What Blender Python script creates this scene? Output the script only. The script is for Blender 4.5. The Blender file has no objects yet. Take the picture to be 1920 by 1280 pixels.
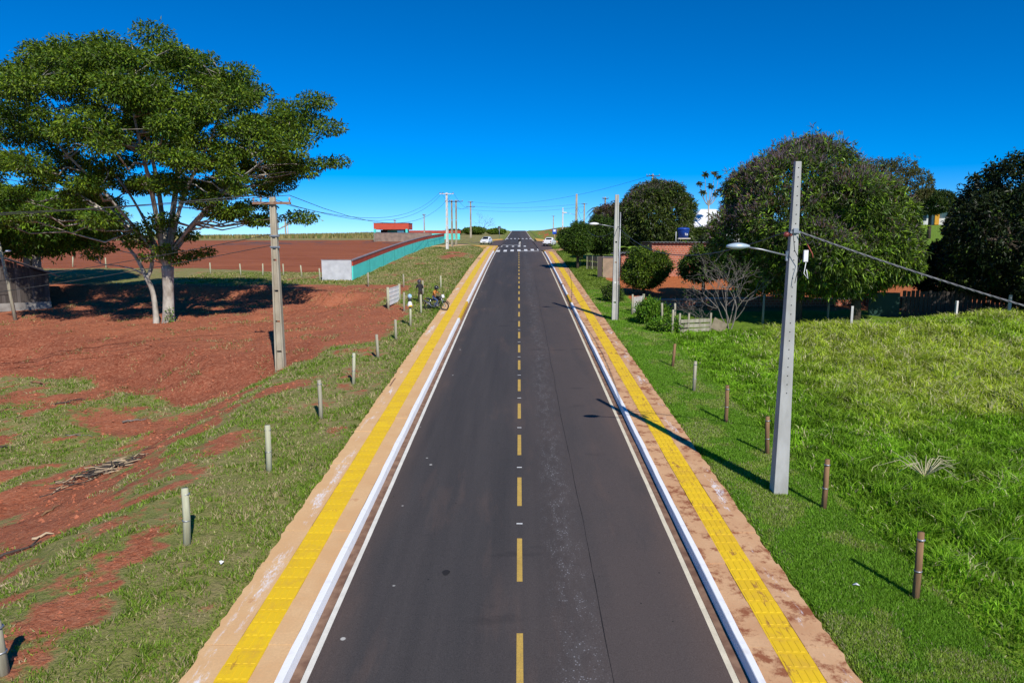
import bpy, bmesh, math, random
import numpy as np
from mathutils import Vector, Matrix
rng = np.random.default_rng(7)
random.seed(7)
S = bpy.context.scene
COL = S.collection
R = math.radians

# ------------------------------------------------------------------ camera, sky, sun, exposure
FPX = 1300.0 / 1920.0
PITCH = 8.315
cam_d = bpy.data.cameras.new('camera')
cam = bpy.data.objects.new('camera', cam_d)
COL.objects.link(cam)
cam_d.sensor_width = 36
cam_d.lens = 36 * FPX
cam_d.clip_start = 0.1
cam_d.clip_end = 6000
cam.location = (-0.03, 0, 8.03)
cam.rotation_euler = (R(90 - PITCH), 0, math.atan(12.5 / 1300))
S.camera = cam
SUN_EL, SUN_AZ = 39.5, 157.5          # azimuth clockwise from +Y
w = bpy.data.worlds.new('World')
S.world = w
w.use_nodes = True
nt = w.node_tree
bg = nt.nodes['Background']
sky = nt.nodes.new('ShaderNodeTexSky')
sky.sky_type = 'NISHITA'
sky.sun_disc = False
sky.sun_elevation = R(SUN_EL)
sky.sun_rotation = R(SUN_AZ)
sky.altitude = 0
sky.air_density = 0.6
sky.dust_density = 0.0
sky.ozone_density = 10.0
hs = nt.nodes.new('ShaderNodeHueSaturation')
hs.inputs['Saturation'].default_value = 1.30
nt.links.new(sky.outputs[0], hs.inputs['Color'])
nt.links.new(hs.outputs[0], bg.inputs['Color'])
bg.inputs['Strength'].default_value = 0.135
sl = bpy.data.lights.new('sun', 'SUN')
sl.energy = 5.0
sl.angle = R(0.5)
sl.color = (1.0, 0.955, 0.88)
sun = bpy.data.objects.new('sun', sl)
COL.objects.link(sun)
sd = Vector((math.sin(R(SUN_AZ)) * math.cos(R(SUN_EL)), math.cos(R(SUN_AZ)) * math.cos(R(SUN_EL)), math.sin(R(SUN_EL))))
sun.rotation_euler = sd.to_track_quat('Z', 'Y').to_euler()
sun.location = (20, -20, 60)
S.view_settings.view_transform = 'Standard'
S.view_settings.look = 'None'
S.view_settings.gamma = 1
S.view_settings.exposure = 0
S.cycles.max_bounces = 6
S.cycles.transparent_max_bounces = 8
S.cycles.diffuse_bounces = 1
S.cycles.glossy_bounces = 2

# ------------------------------------------------------------------ land form
PY = [-400, -50, 0, 70, 85, 103, 120, 160, 207, 300, 389, 420, 480, 700, 2000]
PZ = [-4, -2.4, 0, 4.13, 4.97, 5.84, 6.5, 7.5, 8.45, 10.9, 13.1, 13.5, 13.0, 8, -60]
LZ = [-4, -2.4, 0, 4.13, 4.97, 5.84, 6.5, 7.4, 8.2, 8.6, 7.5, 7.0, 5.5, 0, -70]


def pch(y):
    x = np.array(PY, float)
    y = np.array(y, float)
    h = np.diff(x)
    d = np.diff(y) / h
    m = np.zeros(len(x))
    m[0], m[-1] = d[0], d[-1]
    for i in range(1, len(x) - 1):
        if d[i - 1] * d[i] > 0:
            w1, w2 = 2 * h[i] + h[i - 1], h[i] + 2 * h[i - 1]
            m[i] = (w1 + w2) / (w1 / d[i - 1] + w2 / d[i])

    def f(t):
        t = np.asarray(t, float)
        i = np.clip(np.searchsorted(x, t) - 1, 0, len(x) - 2)
        s = (t - x[i]) / h[i]
        return ((1 + 2 * s) * (1 - s) ** 2 * y[i] + s * (1 - s) ** 2 * h[i] * m[i]
                + s * s * (3 - 2 * s) * y[i + 1] + s * s * (s - 1) * h[i] * m[i + 1])
    return f


P = pch(PZ)
PL = pch(LZ)


def ss(a, b, x):
    t = np.clip((np.asarray(x, float) - a) / (b - a), 0, 1)
    return t * t * (3 - 2 * t)


def vnoise(x, y, seed=0):
    x = np.asarray(x, float)
    y = np.asarray(y, float)
    xi, yi = np.floor(x), np.floor(y)
    fx, fy = x - xi, y - yi
    fx, fy = fx * fx * (3 - 2 * fx), fy * fy * (3 - 2 * fy)

    def hsh(a, b):
        v = np.sin(a * 127.1 + b * 311.7 + seed * 74.7) * 43758.5453
        return v - np.floor(v)
    return (hsh(xi, yi) * (1 - fx) + hsh(xi + 1, yi) * fx) * (1 - fy) + (hsh(xi, yi + 1) * (1 - fx) + hsh(xi + 1, yi + 1) * fx) * fy


def fbm(x, y, s=1.0, o=4, seed=0):
    a, t, n = 1.0, 0.0, 0.0
    for k in range(o):
        t = t + a * vnoise(x * s, y * s, seed + k * 13)
        n += a
        a *= 0.5
        s *= 2.03
    return t / n


def toe(x):
    return np.interp(x, [-80, -30, -22, -16.4, -13.6, -9], [39.5, 38.7, 36.4, 32.6, 33.4, 36])


def low(x, y):
    """how far the cut ground on the left lies below the road's slope"""
    a = ss(-9.3, -16.5, x)
    t = toe(x) + 2.6 * (fbm(x, y * .3, .30, 4, 5) - .5)
    d = 1.85 - 1.35 * ss(t, t + 5.0 + 2.0 * (fbm(x, y, .8, 3, 15) - .5), y)
    sc = 60 + ss(-24, -15, x) * -4.0 + 1.6 * (fbm(x, y, .3, 3, 8) - .5)
    d = d * (1 - ss(sc - 1.2, sc + .5, y)) - .38 * np.exp(-((y - sc - 1.2) / 1.3) ** 2)
    return a * d


def mound(x, y):
    m = 1.25 * np.exp(-((x - 27) / 7.5) ** 2 - ((y - 38.5) / 4.2) ** 2)
    m += .25 * np.exp(-((x - 15) / 8) ** 2 - ((y - 39.0) / 2.2) ** 2)
    return m


def G(x, y, micro=True):
    x = np.asarray(x, float)
    y = np.asarray(y, float)
    z = P(y)
    wl = ss(-22, -130, x)
    z = z * (1 - wl) + PL(y) * wl
    z = z + ss(60, 200, y) * ss(30, 105, x) * 4.2 * (1 - ss(260, 500, y))
    z = z + 2.2 * ss(8, 22, x) * ss(170, 230, y) * (1 - ss(330, 420, y)) * (1 - ss(60, 110, x))
    off = ss(5.4, 5.9, np.abs(x))
    z = z - low(x, y) + mound(x, y)
    z = z + off * 0.12 - (1 - off) * 0.16
    if micro:
        rough = ss(6.0, 8.5, np.abs(x))
        dirt = ss(.05, .4, low(x, y))
        z = z + rough * ((fbm(x, y, .35, 3, 2) - .5) * .22 + dirt * ((fbm(x, y, 1.3, 4, 3) - .5) * .34 + (fbm(x, y * .6, .55, 3, 6) - .5) * .35))
    return z


def g(x, y):
    return float(G(np.array([float(x)]), np.array([float(y)]))[0])


def p(y):
    return float(P(float(y)))


def slope(y):
    return math.atan((p(y + .5) - p(y - .5)))


# ------------------------------------------------------------------ materials
MATS = {}


def principled(name):
    m = bpy.data.materials.new(name)
    m.use_nodes = True
    return m, m.node_tree, m.node_tree.nodes['Principled BSDF']


def N(t, typ, **kw):
    n = t.nodes.new(typ)
    for k, v in kw.items():
        if k in n.inputs.keys():
            n.inputs[k].default_value = v
        else:
            setattr(n, k, v)
    return n


def rgba(c):
    return (c[0], c[1], c[2], 1)


def mixc(t, fac, a, b, mode='MIX'):
    n = t.nodes.new('ShaderNodeMix')
    n.data_type = 'RGBA'
    n.blend_type = mode
    for sock, v in ((n.inputs[0], fac), (n.inputs[6], a), (n.inputs[7], b)):
        if hasattr(v, 'is_linked'):
            t.links.new(v, sock)
        elif isinstance(v, (tuple, list)):
            sock.default_value = rgba(v)
        else:
            sock.default_value = v
    return n.outputs[2]


def ramp(t, sock, a, b, c0=(0, 0, 0), c1=(1, 1, 1)):
    n = t.nodes.new('ShaderNodeValToRGB')
    n.color_ramp.elements[0].position = a
    n.color_ramp.elements[1].position = b
    n.color_ramp.elements[0].color = rgba(c0)
    n.color_ramp.elements[1].color = rgba(c1)
    t.links.new(sock, n.inputs[0])
    return n.outputs[0]


def math_(t, op, a, b=None):
    n = t.nodes.new('ShaderNodeMath')
    n.operation = op
    for i, v in enumerate((a, b)):
        if v is None:
            continue
        if hasattr(v, 'is_linked'):
            t.links.new(v, n.inputs[i])
        else:
            n.inputs[i].default_value = v
    return n.outputs[0]


def coords(t, world=False, scale=(1, 1, 1)):
    mp = t.nodes.new('ShaderNodeMapping')
    mp.inputs['Scale'].default_value = scale
    if world:
        ge = t.nodes.new('ShaderNodeNewGeometry')
        t.links.new(ge.outputs['Position'], mp.inputs[0])
    else:
        tc = t.nodes.new('ShaderNodeTexCoord')
        t.links.new(tc.outputs['Object'], mp.inputs[0])
    return mp.outputs[0]


def noise(t, co, scale, detail=4, rough=.55):
    n = t.nodes.new('ShaderNodeTexNoise')
    n.inputs['Scale'].default_value = scale
    n.inputs['Detail'].default_value = detail
    n.inputs['Roughness'].default_value = rough
    t.links.new(co, n.inputs['Vector'])
    return n.outputs['Fac']


def bump(t, bs, h, strength=.3, dist=.02):
    b = t.nodes.new('ShaderNodeBump')
    b.inputs['Strength'].default_value = strength
    b.inputs['Distance'].default_value = dist
    t.links.new(h, b.inputs['Height'])
    t.links.new(b.outputs[0], bs.inputs['Normal'])


def mat(name, c1, c2=None, scale=6, rough=.7, world=False, stretch=(1, 1, 1), bmp=.15, metal=0, lo=.35, hi=.65, spec=.3, bdist=.01):
    if name in MATS:
        return MATS[name]
    m, t, b = principled(name)
    b.inputs['Roughness'].default_value = rough
    b.inputs['Metallic'].default_value = metal
    b.inputs['Specular IOR Level'].default_value = spec
    if c2 is None:
        c2 = tuple(k * .8 for k in c1)
    co = coords(t, world, stretch)
    f = noise(t, co, scale)
    t.links.new(mixc(t, ramp(t, f, lo, hi), c1, c2), b.inputs['Base Color'])
    if bmp:
        bump(t, b, noise(t, co, scale * 4), bmp, bdist)
    MATS[name] = m
    return m


def leaf_mat(name, trans=.28, rough=.5):
    """leaf colour comes from the leaf's own colour attribute"""
    if name in MATS:
        return MATS[name]
    m, t, b = principled(name)
    at = t.nodes.new('ShaderNodeAttribute')
    at.attribute_name = 'col'
    t.links.new(at.outputs['Color'], b.inputs['Base Color'])
    b.inputs['Roughness'].default_value = rough
    b.inputs['Specular IOR Level'].default_value = .25
    tr = t.nodes.new('ShaderNodeBsdfTranslucent')
    t.links.new(mixc(t, 1.0, at.outputs['Color'], (1.25, 1.3, .5), 'MULTIPLY'), tr.inputs['Color'])
    ms = t.nodes.new('ShaderNodeMixShader')
    ms.inputs[0].default_value = trans
    t.links.new(b.outputs[0], ms.inputs[1])
    t.links.new(tr.outputs[0], ms.inputs[2])
    t.links.new(ms.outputs[0], t.nodes['Material Output'].inputs['Surface'])
    MATS[name] = m
    return m


# ------------------------------------------------------------------ object helpers
def tag(o, label=None, cat=None, group=None, kind=None):
    if label:
        o['label'] = label
    if cat:
        o['category'] = cat
    if group:
        o['group'] = group
    if kind:
        o['kind'] = kind
    return o


def link(o, parent=None):
    COL.objects.link(o)
    if parent is not None:
        o.parent = parent
    return o


def empty(name, loc, rz=0, label=None, cat=None, group=None):
    o = bpy.data.objects.new(name, None)
    o.empty_display_size = .2
    o.location = loc
    o.rotation_euler = (0, 0, rz)
    link(o)
    return tag(o, label, cat, group)


def fastmesh(name, V, F, mats, col=None, smooth=False, fmat=None):
    V = np.ascontiguousarray(V, np.float32)
    F = np.ascontiguousarray(F, np.int32)
    me = bpy.data.meshes.new(name)
    k = F.shape[1]
    me.vertices.add(len(V))
    me.vertices.foreach_set('co', V.ravel())
    me.loops.add(F.size)
    me.loops.foreach_set('vertex_index', F.ravel())
    me.polygons.add(len(F))
    me.polygons.foreach_set('loop_start', np.arange(0, F.size, k, dtype=np.int32))
    me.polygons.foreach_set('use_smooth', np.full(len(F), smooth))
    for m in (mats if isinstance(mats, (list, tuple)) else [mats]):
        me.materials.append(m)
    if fmat is not None:
        me.polygons.foreach_set('material_index', np.ascontiguousarray(fmat, np.int32))
    me.update(calc_edges=True)
    if col is not None:
        for nm, c in (col.items() if isinstance(col, dict) else [('col', col)]):
            a = me.attributes.new(nm, 'FLOAT_COLOR', 'POINT')
            c4 = np.ones((len(V), 4), np.float32)
            c4[:, :c.shape[1]] = c
            a.data.foreach_set('color', c4.ravel())
    return me


class MB:
    """collects boxes, tubes and lathes into one mesh"""

    def __init__(self):
        self.v, self.f, self.s, self.m = [], [], [], []

    def add(self, vs, fs, smooth=False, mi=0):
        o = len(self.v)
        self.v += [tuple(a) for a in vs]
        self.f += [tuple(i + o for i in f) for f in fs]
        self.s += [smooth] * len(fs)
        self.m += [mi] * len(fs)
        return self

    def box(self, c, d, rz=0, rx=0, ry=0, top=1.0, mi=0):
        M = Matrix.Rotation(rz, 3, 'Z') @ Matrix.Rotation(ry, 3, 'Y') @ Matrix.Rotation(rx, 3, 'X')
        vs = []
        for z in (-1, 1):
            k = top if z > 0 else 1
            for x, y in ((-1, -1), (1, -1), (1, 1), (-1, 1)):
                vs.append(Vector(c) + M @ Vector((x * d[0] / 2 * k, y * d[1] / 2 * k, z * d[2] / 2)))
        return self.add(vs, [(3, 2, 1, 0), (4, 5, 6, 7), (0, 1, 5, 4), (1, 2, 6, 5), (2, 3, 7, 6), (3, 0, 4, 7)], False, mi)

    def tube(self, path, rad, n=6, cap=True, smooth=True, mi=0, squash=1.0):
        path = [Vector(q) for q in path]
        if not isinstance(rad, (list, tuple)):
            rad = [rad] * len(path)
        vs, fs = [], []
        up = None
        for i, q in enumerate(path):
            d = (path[min(i + 1, len(path) - 1)] - path[max(i - 1, 0)])
            d = d.normalized() if d.length > 1e-9 else Vector((0, 0, 1))
            if up is None:
                up = d.orthogonal().normalized()
            a = (up - d * up.dot(d))
            a = a.normalized() if a.length > 1e-6 else d.orthogonal().normalized()
            up = a
            b = d.cross(a)
            for k in range(n):
                t = 2 * math.pi * (k + .5) / n
                vs.append(q + (a * math.cos(t) + b * math.sin(t) * squash) * rad[i])
        for i in range(len(path) - 1):
            for k in range(n):
                fs.append((i * n + k, i * n + (k + 1) % n, (i + 1) * n + (k + 1) % n, (i + 1) * n + k))
        if cap:
            fs.append(tuple(range(n))[::-1])
            fs.append(tuple((len(path) - 1) * n + k for k in range(n)))
        return self.add(vs, fs, smooth, mi)

    def lathe(self, prof, n=12, c=(0, 0, 0), sx=1, sy=1, mi=0, axis='Z'):
        vs, fs = [], []
        for r, z in prof:
            for k in range(n):
                t = 2 * math.pi * k / n
                q = (r * math.cos(t) * sx, r * math.sin(t) * sy, z)
                if axis == 'Y':
                    q = (q[0], q[2], q[1])
                elif axis == 'X':
                    q = (q[2], q[0], q[1])
                vs.append((q[0] + c[0], q[1] + c[1], q[2] + c[2]))
        for i in range(len(prof) - 1):
            for k in range(n):
                fs.append((i * n + k, i * n + (k + 1) % n, (i + 1) * n + (k + 1) % n, (i + 1) * n + k))
        fs.append(tuple(range(n))[::-1])
        fs.append(tuple((len(prof) - 1) * n + k for k in range(n)))
        return self.add(vs, fs, True, mi)

    def prism(self, poly, y0, y1, mi=0):
        """polygon in xz extruded along y"""
        n = len(poly)
        vs = [(x, y0, z) for x, z in poly] + [(x, y1, z) for x, z in poly]
        fs = [tuple(range(n)), tuple(range(2 * n - 1, n - 1, -1))]
        fs += [(i + n, (i + 1) % n + n, (i + 1) % n, i) for i in range(n)]
        return self.add(vs, fs, False, mi)

    def mesh(self, name, mats):
        me = bpy.data.meshes.new(name)
        me.from_pydata(self.v, [], self.f)
        for m in (mats if isinstance(mats, (list, tuple)) else [mats]):
            me.materials.append(m)
        me.polygons.foreach_set('use_smooth', self.s)
        me.polygons.foreach_set('material_index', self.m)
        bm = bmesh.new()
        bm.from_mesh(me)
        bmesh.ops.recalc_face_normals(bm, faces=bm.faces)
        bm.to_mesh(me)
        bm.free()
        me.update()
        return me

    def build(self, name, mats, parent=None, loc=(0, 0, 0), rz=0, bevel=0):
        o = bpy.data.objects.new(name, self.mesh(name, mats))
        o.location = loc
        o.rotation_euler = (0, 0, rz)
        if bevel:
            b = o.modifiers.new('bevel', 'BEVEL')
            b.width = bevel
            b.segments = 2
            b.limit_method = 'ANGLE'
        return link(o, parent)


def meshobj(name, me, parent=None, loc=(0, 0, 0)):
    o = bpy.data.objects.new(name, me)
    o.location = loc
    return link(o, parent)


# ------------------------------------------------------------------ ground
def zones(x, y):
    """bare earth, lush grass, dry grass, ploughed soil, lawn, orange yard"""
    n1 = fbm(x, y, .11, 4, 21)
    n2 = fbm(x, y * .6, .5, 4, 22)
    n3 = fbm(x + y * .35, y * .45, .9, 4, 23)
    n4 = fbm(x * .8 - y * .8, (x + y) * .28, .8, 5, 25)
    n5 = fbm(x - y * .4, y * .8, 1.5, 4, 26)
    t = toe(x)
    left = ss(-5.5, -6.5, x)
    near = 1 - ss(44, 52, y)
    # cut bank and terrace round the big tree
    bank = ss(-9.0, -12.0, x + (n2 - .5) * 3) * ss(t - 1.0, t + .6, y + (n2 - .5) * 4) * (1 - ss(62.5, 66, y + (n2 - .5) * 3))
    wedge = ss(-6.9, -9.2, x + (n2 - .5) * 2) * ss(36.5, 39, y) * (1 - ss(49, 55, y + (n1 - .5) * 6))
    track = np.exp(-((y - (t - 3.6) - .12 * (x + 16)) / 1.5) ** 2) * ss(-10.5, -13, x) * ss(-24, -17, x) * .95
    fore = left * ss(-7.6, -11.0, x) * (1 - ss(t - 2, t, y)) * ss(.39, .68, n4 * .62 + n2 * .38)
    spots = left * ss(.50, .74, n2 * .6 + n5 * .4) * .62 * (1 - ss(105, 125, y))
    streak = np.exp(-((x + 8.9 + .4 * (n1 - .5)) / .9) ** 2) * (1 - ss(15.5, 17.5, y)) * ss(9, 12, y) * ss(.33, .62, n5 + .05) * .95
    clear = left * np.clip(np.exp(-((x + 11) / 4.2) ** 2 - ((y - 62.5) / 1.6) ** 2) + np.exp(-((x + 9.5) / 2.2) ** 2 - ((y - 103) / 10) ** 2), 0, 1) * ss(.35, .5, n2)
    dirt = np.maximum.reduce([bank, wedge, track, fore, spots, streak, clear])
    field = ss(-17.5, -19.5, x) * ss(74, 77, y + (n1 - .5) * 5 + ss(-24, -40, x) * -5) * (1 - ss(175, 200, y + (n1 - .5) * 20 - x * .12))
    strip = 1.0 * ss(-17, -19, x) * ss(64, 67, y) * (1 - field)
    crop = ss(-25, -40, x) * ss(175, 205, y + (n1 - .5) * 20 - x * .12)
    dry = np.maximum.reduce([left * (.25 + .75 * ss(.36, .60, n2 * .5 + n5 * .5)) * .9, strip * .6 * ss(.4, .6, n1), crop, left * ss(165, 200, y) * .7])
    right = ss(5.6, 6.5, x)
    yard = right * ss(7.8, 9.5, x + (n2 - .5) * 2.5) * ss(48.5, 51, y + (n2 - .5) * 2) * (1 - ss(72, 76, y)) * (1 - ss(38, 44, x))
    yard = np.maximum(yard, right * np.exp(-((x - 8.6) / 1.3) ** 2 - ((y - 62) / 9) ** 2) * ss(.35, .5, n2) * .9)
    yard = np.maximum(yard, ss(6, 8, x) * ss(140, 165, y) * ss(.5, .62, n2) * (1 - ss(20, 30, x)))
    lush = right * (1 - yard) * (1 - ss(49, 60, y) * .5)
    lawn = ss(45, 60, x) * ss(85, 110, y)
    dirt = dirt * (1 - right)
    cut = ss(t - .8, t + .8, y) * (1 - ss(t + 4.2, t + 6.0, y + (n2 - .5) * 2)) * ss(-9.5, -12.5, x)
    cut = np.maximum(cut, ss(58, 59, y + (n2 - .5) * 2) * (1 - ss(61, 62, y)) * ss(-14, -17, x) * .2)
    return dirt, lush, dry, field, lawn, yard, cut


def axis(segs):
    out = []
    for a, b, st in segs:
        out.append(np.arange(a, b - 1e-6, st))
    out.append(np.array([segs[-1][1]]))
    return np.concatenate(out)


gx = axis([(-2500, -600, 190), (-600, -160, 22), (-160, -48, 4), (-48, -6.2, .34), (-6.2, -5.2, .25), (-5.2, 5.2, 1.3), (5.2, 6.2, .25), (6.2, 38, .4), (38, 160, 4), (160, 600, 22), (600, 2500, 190)])
gy = axis([(-300, 4, 19), (4, 64, .34), (64, 110, 1.0), (110, 240, 3), (240, 480, 8), (480, 2000, 80)])
XX, YY = np.meshgrid(gx, gy)
ZZ = G(XX, YY)
nx, ny = len(gx), len(gy)
V = np.stack([XX.ravel(), YY.ravel(), ZZ.ravel()], 1)
ii = np.arange(nx * ny).reshape(ny, nx)
F = np.stack([ii[:-1, :-1].ravel(), ii[:-1, 1:].ravel(), ii[1:, 1:].ravel(), ii[1:, :-1].ravel()], 1)
zz = [k.ravel() for k in zones(XX, YY)]
m, t, b = principled('ground_soil_and_turf')
b.inputs['Roughness'].default_value = .95
b.inputs['Specular IOR Level'].default_value = .1
co = coords(t, True)
a1 = N(t, 'ShaderNodeAttribute', attribute_name='zone')
a2 = N(t, 'ShaderNodeAttribute', attribute_name='zone2')
s1 = N(t, 'ShaderNodeSeparateColor')
s2 = N(t, 'ShaderNodeSeparateColor')
t.links.new(a1.outputs['Color'], s1.inputs[0])
t.links.new(a2.outputs['Color'], s2.inputs[0])
nf = noise(t, co, 3.0, 6, .65)
nm = noise(t, co, .8, 5, .6)
nff = noise(t, co, 14, 4, .7)
grass = mixc(t, ramp(t, nf, .3, .7), (.125, .175, .026), (.22, .255, .055))
grass = mixc(t, ramp(t, noise(t, co, 20, 5, .8), .46, .66), grass, (.32, .28, .12))
grass = mixc(t, ramp(t, noise(t, co, 16, 5, .8), .54, .68), grass, (.055, .075, .014))
grass = mixc(t, math_(t, 'MULTIPLY', s1.outputs[2], ramp(t, nf, .3, .6)), grass, (.33, .25, .13))
grass = mixc(t, math_(t, 'MULTIPLY', s1.outputs[1], .8), grass, mixc(t, ramp(t, nm, .35, .65), (.11, .21, .014), (.19, .32, .022)))
grass = mixc(t, s2.outputs[1], grass, (.16, .26, .03))
a3 = N(t, 'ShaderNodeAttribute', attribute_name='zone3')
soil = mixc(t, ramp(t, nm, .3, .7), (.31, .088, .042), (.43, .145, .072))
soil = mixc(t, math_(t, 'MULTIPLY', a3.outputs['Fac'], .85), soil, mixc(t, ramp(t, nm, .35, .65), (.19, .046, .024), (.29, .080, .042)))
soil = mixc(t, ramp(t, noise(t, co, 6.5, 8, .82), .46, .64), soil, (.45, .185, .105))
soil = mixc(t, ramp(t, nff, .55, .75), soil, (.55, .26, .15))
soil = mixc(t, ramp(t, noise(t, co, 9.0, 6, .8), .56, .66), soil, (.13, .036, .020))
soil = mixc(t, ramp(t, noise(t, coords(t, True, (1, 1.6, 1)), 1.7, 6, .7), .62, .70), soil, (.46, .20, .12))
soil = mixc(t, ramp(t, noise(t, co, 5.5, 5, .7), .60, .72), soil, (.155, .045, .025))
pl = mixc(t, ramp(t, noise(t, coords(t, True, (.06, .9, 1)), 1.3, 5, .6), .35, .65), (.25, .074, .034), (.38, .130, .064))
yardc = mixc(t, ramp(t, nf, .35, .65), (.52, .17, .055), (.42, .125, .05))
dm = ramp(t, math_(t, 'ADD', s1.outputs[0], math_(t, 'MULTIPLY', math_(t, 'SUBTRACT', nf, .5), 1.5)), .34, .58)
c = mixc(t, dm, grass, soil)
fm = ramp(t, math_(t, 'ADD', s2.outputs[0], math_(t, 'MULTIPLY', math_(t, 'SUBTRACT', nf, .5), .6)), .4, .6)
c = mixc(t, fm, c, pl)
ym = ramp(t, math_(t, 'ADD', s2.outputs[2], math_(t, 'MULTIPLY', math_(t, 'SUBTRACT', nf, .5), .7)), .4, .6)
c = mixc(t, ym, c, yardc)
t.links.new(c, b.inputs['Base Color'])
bump(t, b, math_(t, 'ADD', nf, math_(t, 'MULTIPLY', nff, .5)), 1.0, .13)
ground_me = fastmesh('ground', V, F, m, {'zone': np.stack(zz[:3], 1), 'zone2': np.stack(zz[3:6], 1), 'zone3': np.stack([zz[6]] * 3, 1)}, smooth=True)
ground = tag(meshobj('ground', ground_me), 'red earth and green turf ground rising to the horizon', 'ground', kind='structure')

# ------------------------------------------------------------------ road
m, t, b = principled('asphalt')
b.inputs['Roughness'].default_value = .85
b.inputs['Specular IOR Level'].default_value = .25
co = coords(t, True)
sx = N(t, 'ShaderNodeSeparateXYZ')
ge = t.nodes.new('ShaderNodeNewGeometry')
t.links.new(ge.outputs['Position'], sx.inputs[0])
strk = noise(t, coords(t, True, (1.6, .035, 1)), 1.0, 5, .6)
blot = noise(t, coords(t, True, (.35, .12, 1)), 1.0, 5, .6)
fine = noise(t, co, 45, 3, .8)
c = mixc(t, ramp(t, strk, .35, .65), (.030, .027, .028), (.052, .045, .044))
rl = ramp(t, math_(t, 'ADD', math_(t, 'MULTIPLY', sx.outputs[0], .11), math_(t, 'MULTIPLY', blot, .55)), .22, .58)
c = mixc(t, math_(t, 'MULTIPLY', rl, .85), c, (.090, .065, .057))
dust = ramp(t, math_(t, 'ADD', math_(t, 'MULTIPLY', math_(t, 'ABSOLUTE', sx.outputs[0]), .2), math_(t, 'MULTIPLY', blot, .25)), .72, .95)
c = mixc(t, math_(t, 'MULTIPLY', dust, .65), c, (.16, .095, .068))
patch = noise(t, coords(t, True, (.9, .22, 1)), .8, 6, .65)
c = mixc(t, math_(t, 'MULTIPLY', ramp(t, patch, .52, .72), .5), c, (.035, .034, .036))
c = mixc(t, math_(t, 'MULTIPLY', ramp(t, noise(t, coords(t, True, (1.1, .16, 1)), .9, 5, .6), .56, .72), .45), c, (.145, .088, .066))
c = mixc(t, ramp(t, fine, .25, .75), mixc(t, .42, c, (.012, .012, .012)), mixc(t, .24, c, (.22, .20, .19)))
# pale grit and paint spatter along the right lane's inner wheel track
xr = math_(t, 'ABSOLUTE', math_(t, 'SUBTRACT', math_(t, 'SUBTRACT', sx.outputs[0], 1.02), math_(t, 'MULTIPLY', math_(t, 'SUBTRACT', blot, .5), .7)))
band = ramp(t, xr, .12, .55, (1, 1, 1), (0, 0, 0))
vo = N(t, 'ShaderNodeTexVoronoi', Scale=17.0)
t.links.new(co, vo.inputs['Vector'])
sp = ramp(t, vo.outputs['Distance'], .16, .30, (1, 1, 1), (0, 0, 0))
keep = ramp(t, noise(t, coords(t, True, (2.2, .8, 1)), 2.2, 4, .7), .46, .58)
c = mixc(t, math_(t, 'MULTIPLY', math_(t, 'MULTIPLY', sp, band), math_(t, 'MULTIPLY', keep, .5)), c, (.45, .45, .48))
c = mixc(t, math_(t, 'MULTIPLY', math_(t, 'MULTIPLY', band, keep), .05), c, (.3, .29, .29))
vo2 = N(t, 'ShaderNodeTexVoronoi', Scale=1.7)
t.links.new(co, vo2.inputs['Vector'])
drk = ramp(t, noise(t, coords(t, True, (.55, 1.4, 1)), .55, 4, .6), .66, .74)
c = mixc(t, math_(t, 'MULTIPLY', drk, .45), c, (.022, .021, .022))
c = mixc(t, math_(t, 'MULTIPLY', ramp(t, vo2.outputs['Distance'], .028, .045, (1, 1, 1), (0, 0, 0)), .85), c, (.012, .012, .012))
vo3 = N(t, 'ShaderNodeTexVoronoi', Scale=1.3)
t.links.new(coords(t, True, (1, 1, 1.3)), vo3.inputs['Vector'])
lm = ramp(t, math_(t, 'ABSOLUTE', math_(t, 'ADD', sx.outputs[0], 3.05)), .35, .6, (1, 1, 1), (0, 0, 0))
c = mixc(t, math_(t, 'MULTIPLY', ramp(t, vo3.outputs['Distance'], .05, .075, (1, 1, 1), (0, 0, 0)), math_(t, 'MULTIPLY', lm, .8)), c, (.55, .54, .5))
t.links.new(c, b.inputs['Base Color'])
bump(t, b, fine, .35, .006)
ASPH = m
YS = np.concatenate([np.arange(-60, 150, 1.5), np.arange(150, 520, 5)])


def ribbon(name, x0, x1, y0, y1, dz, mt, parent=None, step=1.5, nxs=1, jit=0, taper=None):
    ys = np.arange(y0, y1 + 1e-6, step) if y1 - y0 > step else np.array([y0, y1])
    if ys[-1] < y1 - 1e-6:
        ys = np.append(ys, y1)
    xs = np.linspace(x0, x1, nxs + 1)
    X2, Y2 = np.meshgrid(xs, ys)
    if taper:
        X2 = X2 * np.interp(Y2, taper[0], taper[1])
    if jit:
        X2 = X2 + (fbm(X2 * 3, Y2, 2.2, 3, 4) - .5) * jit
    Z2 = P(Y2) + dz
    n = len(xs)
    id_ = np.arange(X2.size).reshape(len(ys), n)
    F2 = np.stack([id_[:-1, :-1].ravel(), id_[:-1, 1:].ravel(), id_[1:, 1:].ravel(), id_[1:, :-1].ravel()], 1)
    me = fastmesh(name, np.stack([X2.ravel(), Y2.ravel(), Z2.ravel()], 1), F2, mt)
    return meshobj(name, me, parent)


road = ribbon('road', -3.96, 3.96, -40, 470, 0, ASPH, None, 1.5, 4)
tag(road, 'long straight asphalt road climbing to the crest', 'road', kind='structure')


def paint(name, c, wear):
    m, t, b = principled(name)
    b.inputs['Roughness'].default_value = .7
    co = coords(t, True)
    f = noise(t, co, 38, 3, .8)
    f2 = noise(t, co, 3, 4, .6)
    t.links.new(mixc(t, math_(t, 'MULTIPLY', ramp(t, f, .45, .72), wear), mixc(t, ramp(t, f2, .35, .7), c, tuple(k * .8 for k in c)), (.12, .09, .07)), b.inputs['Base Color'])
    return m


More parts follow.
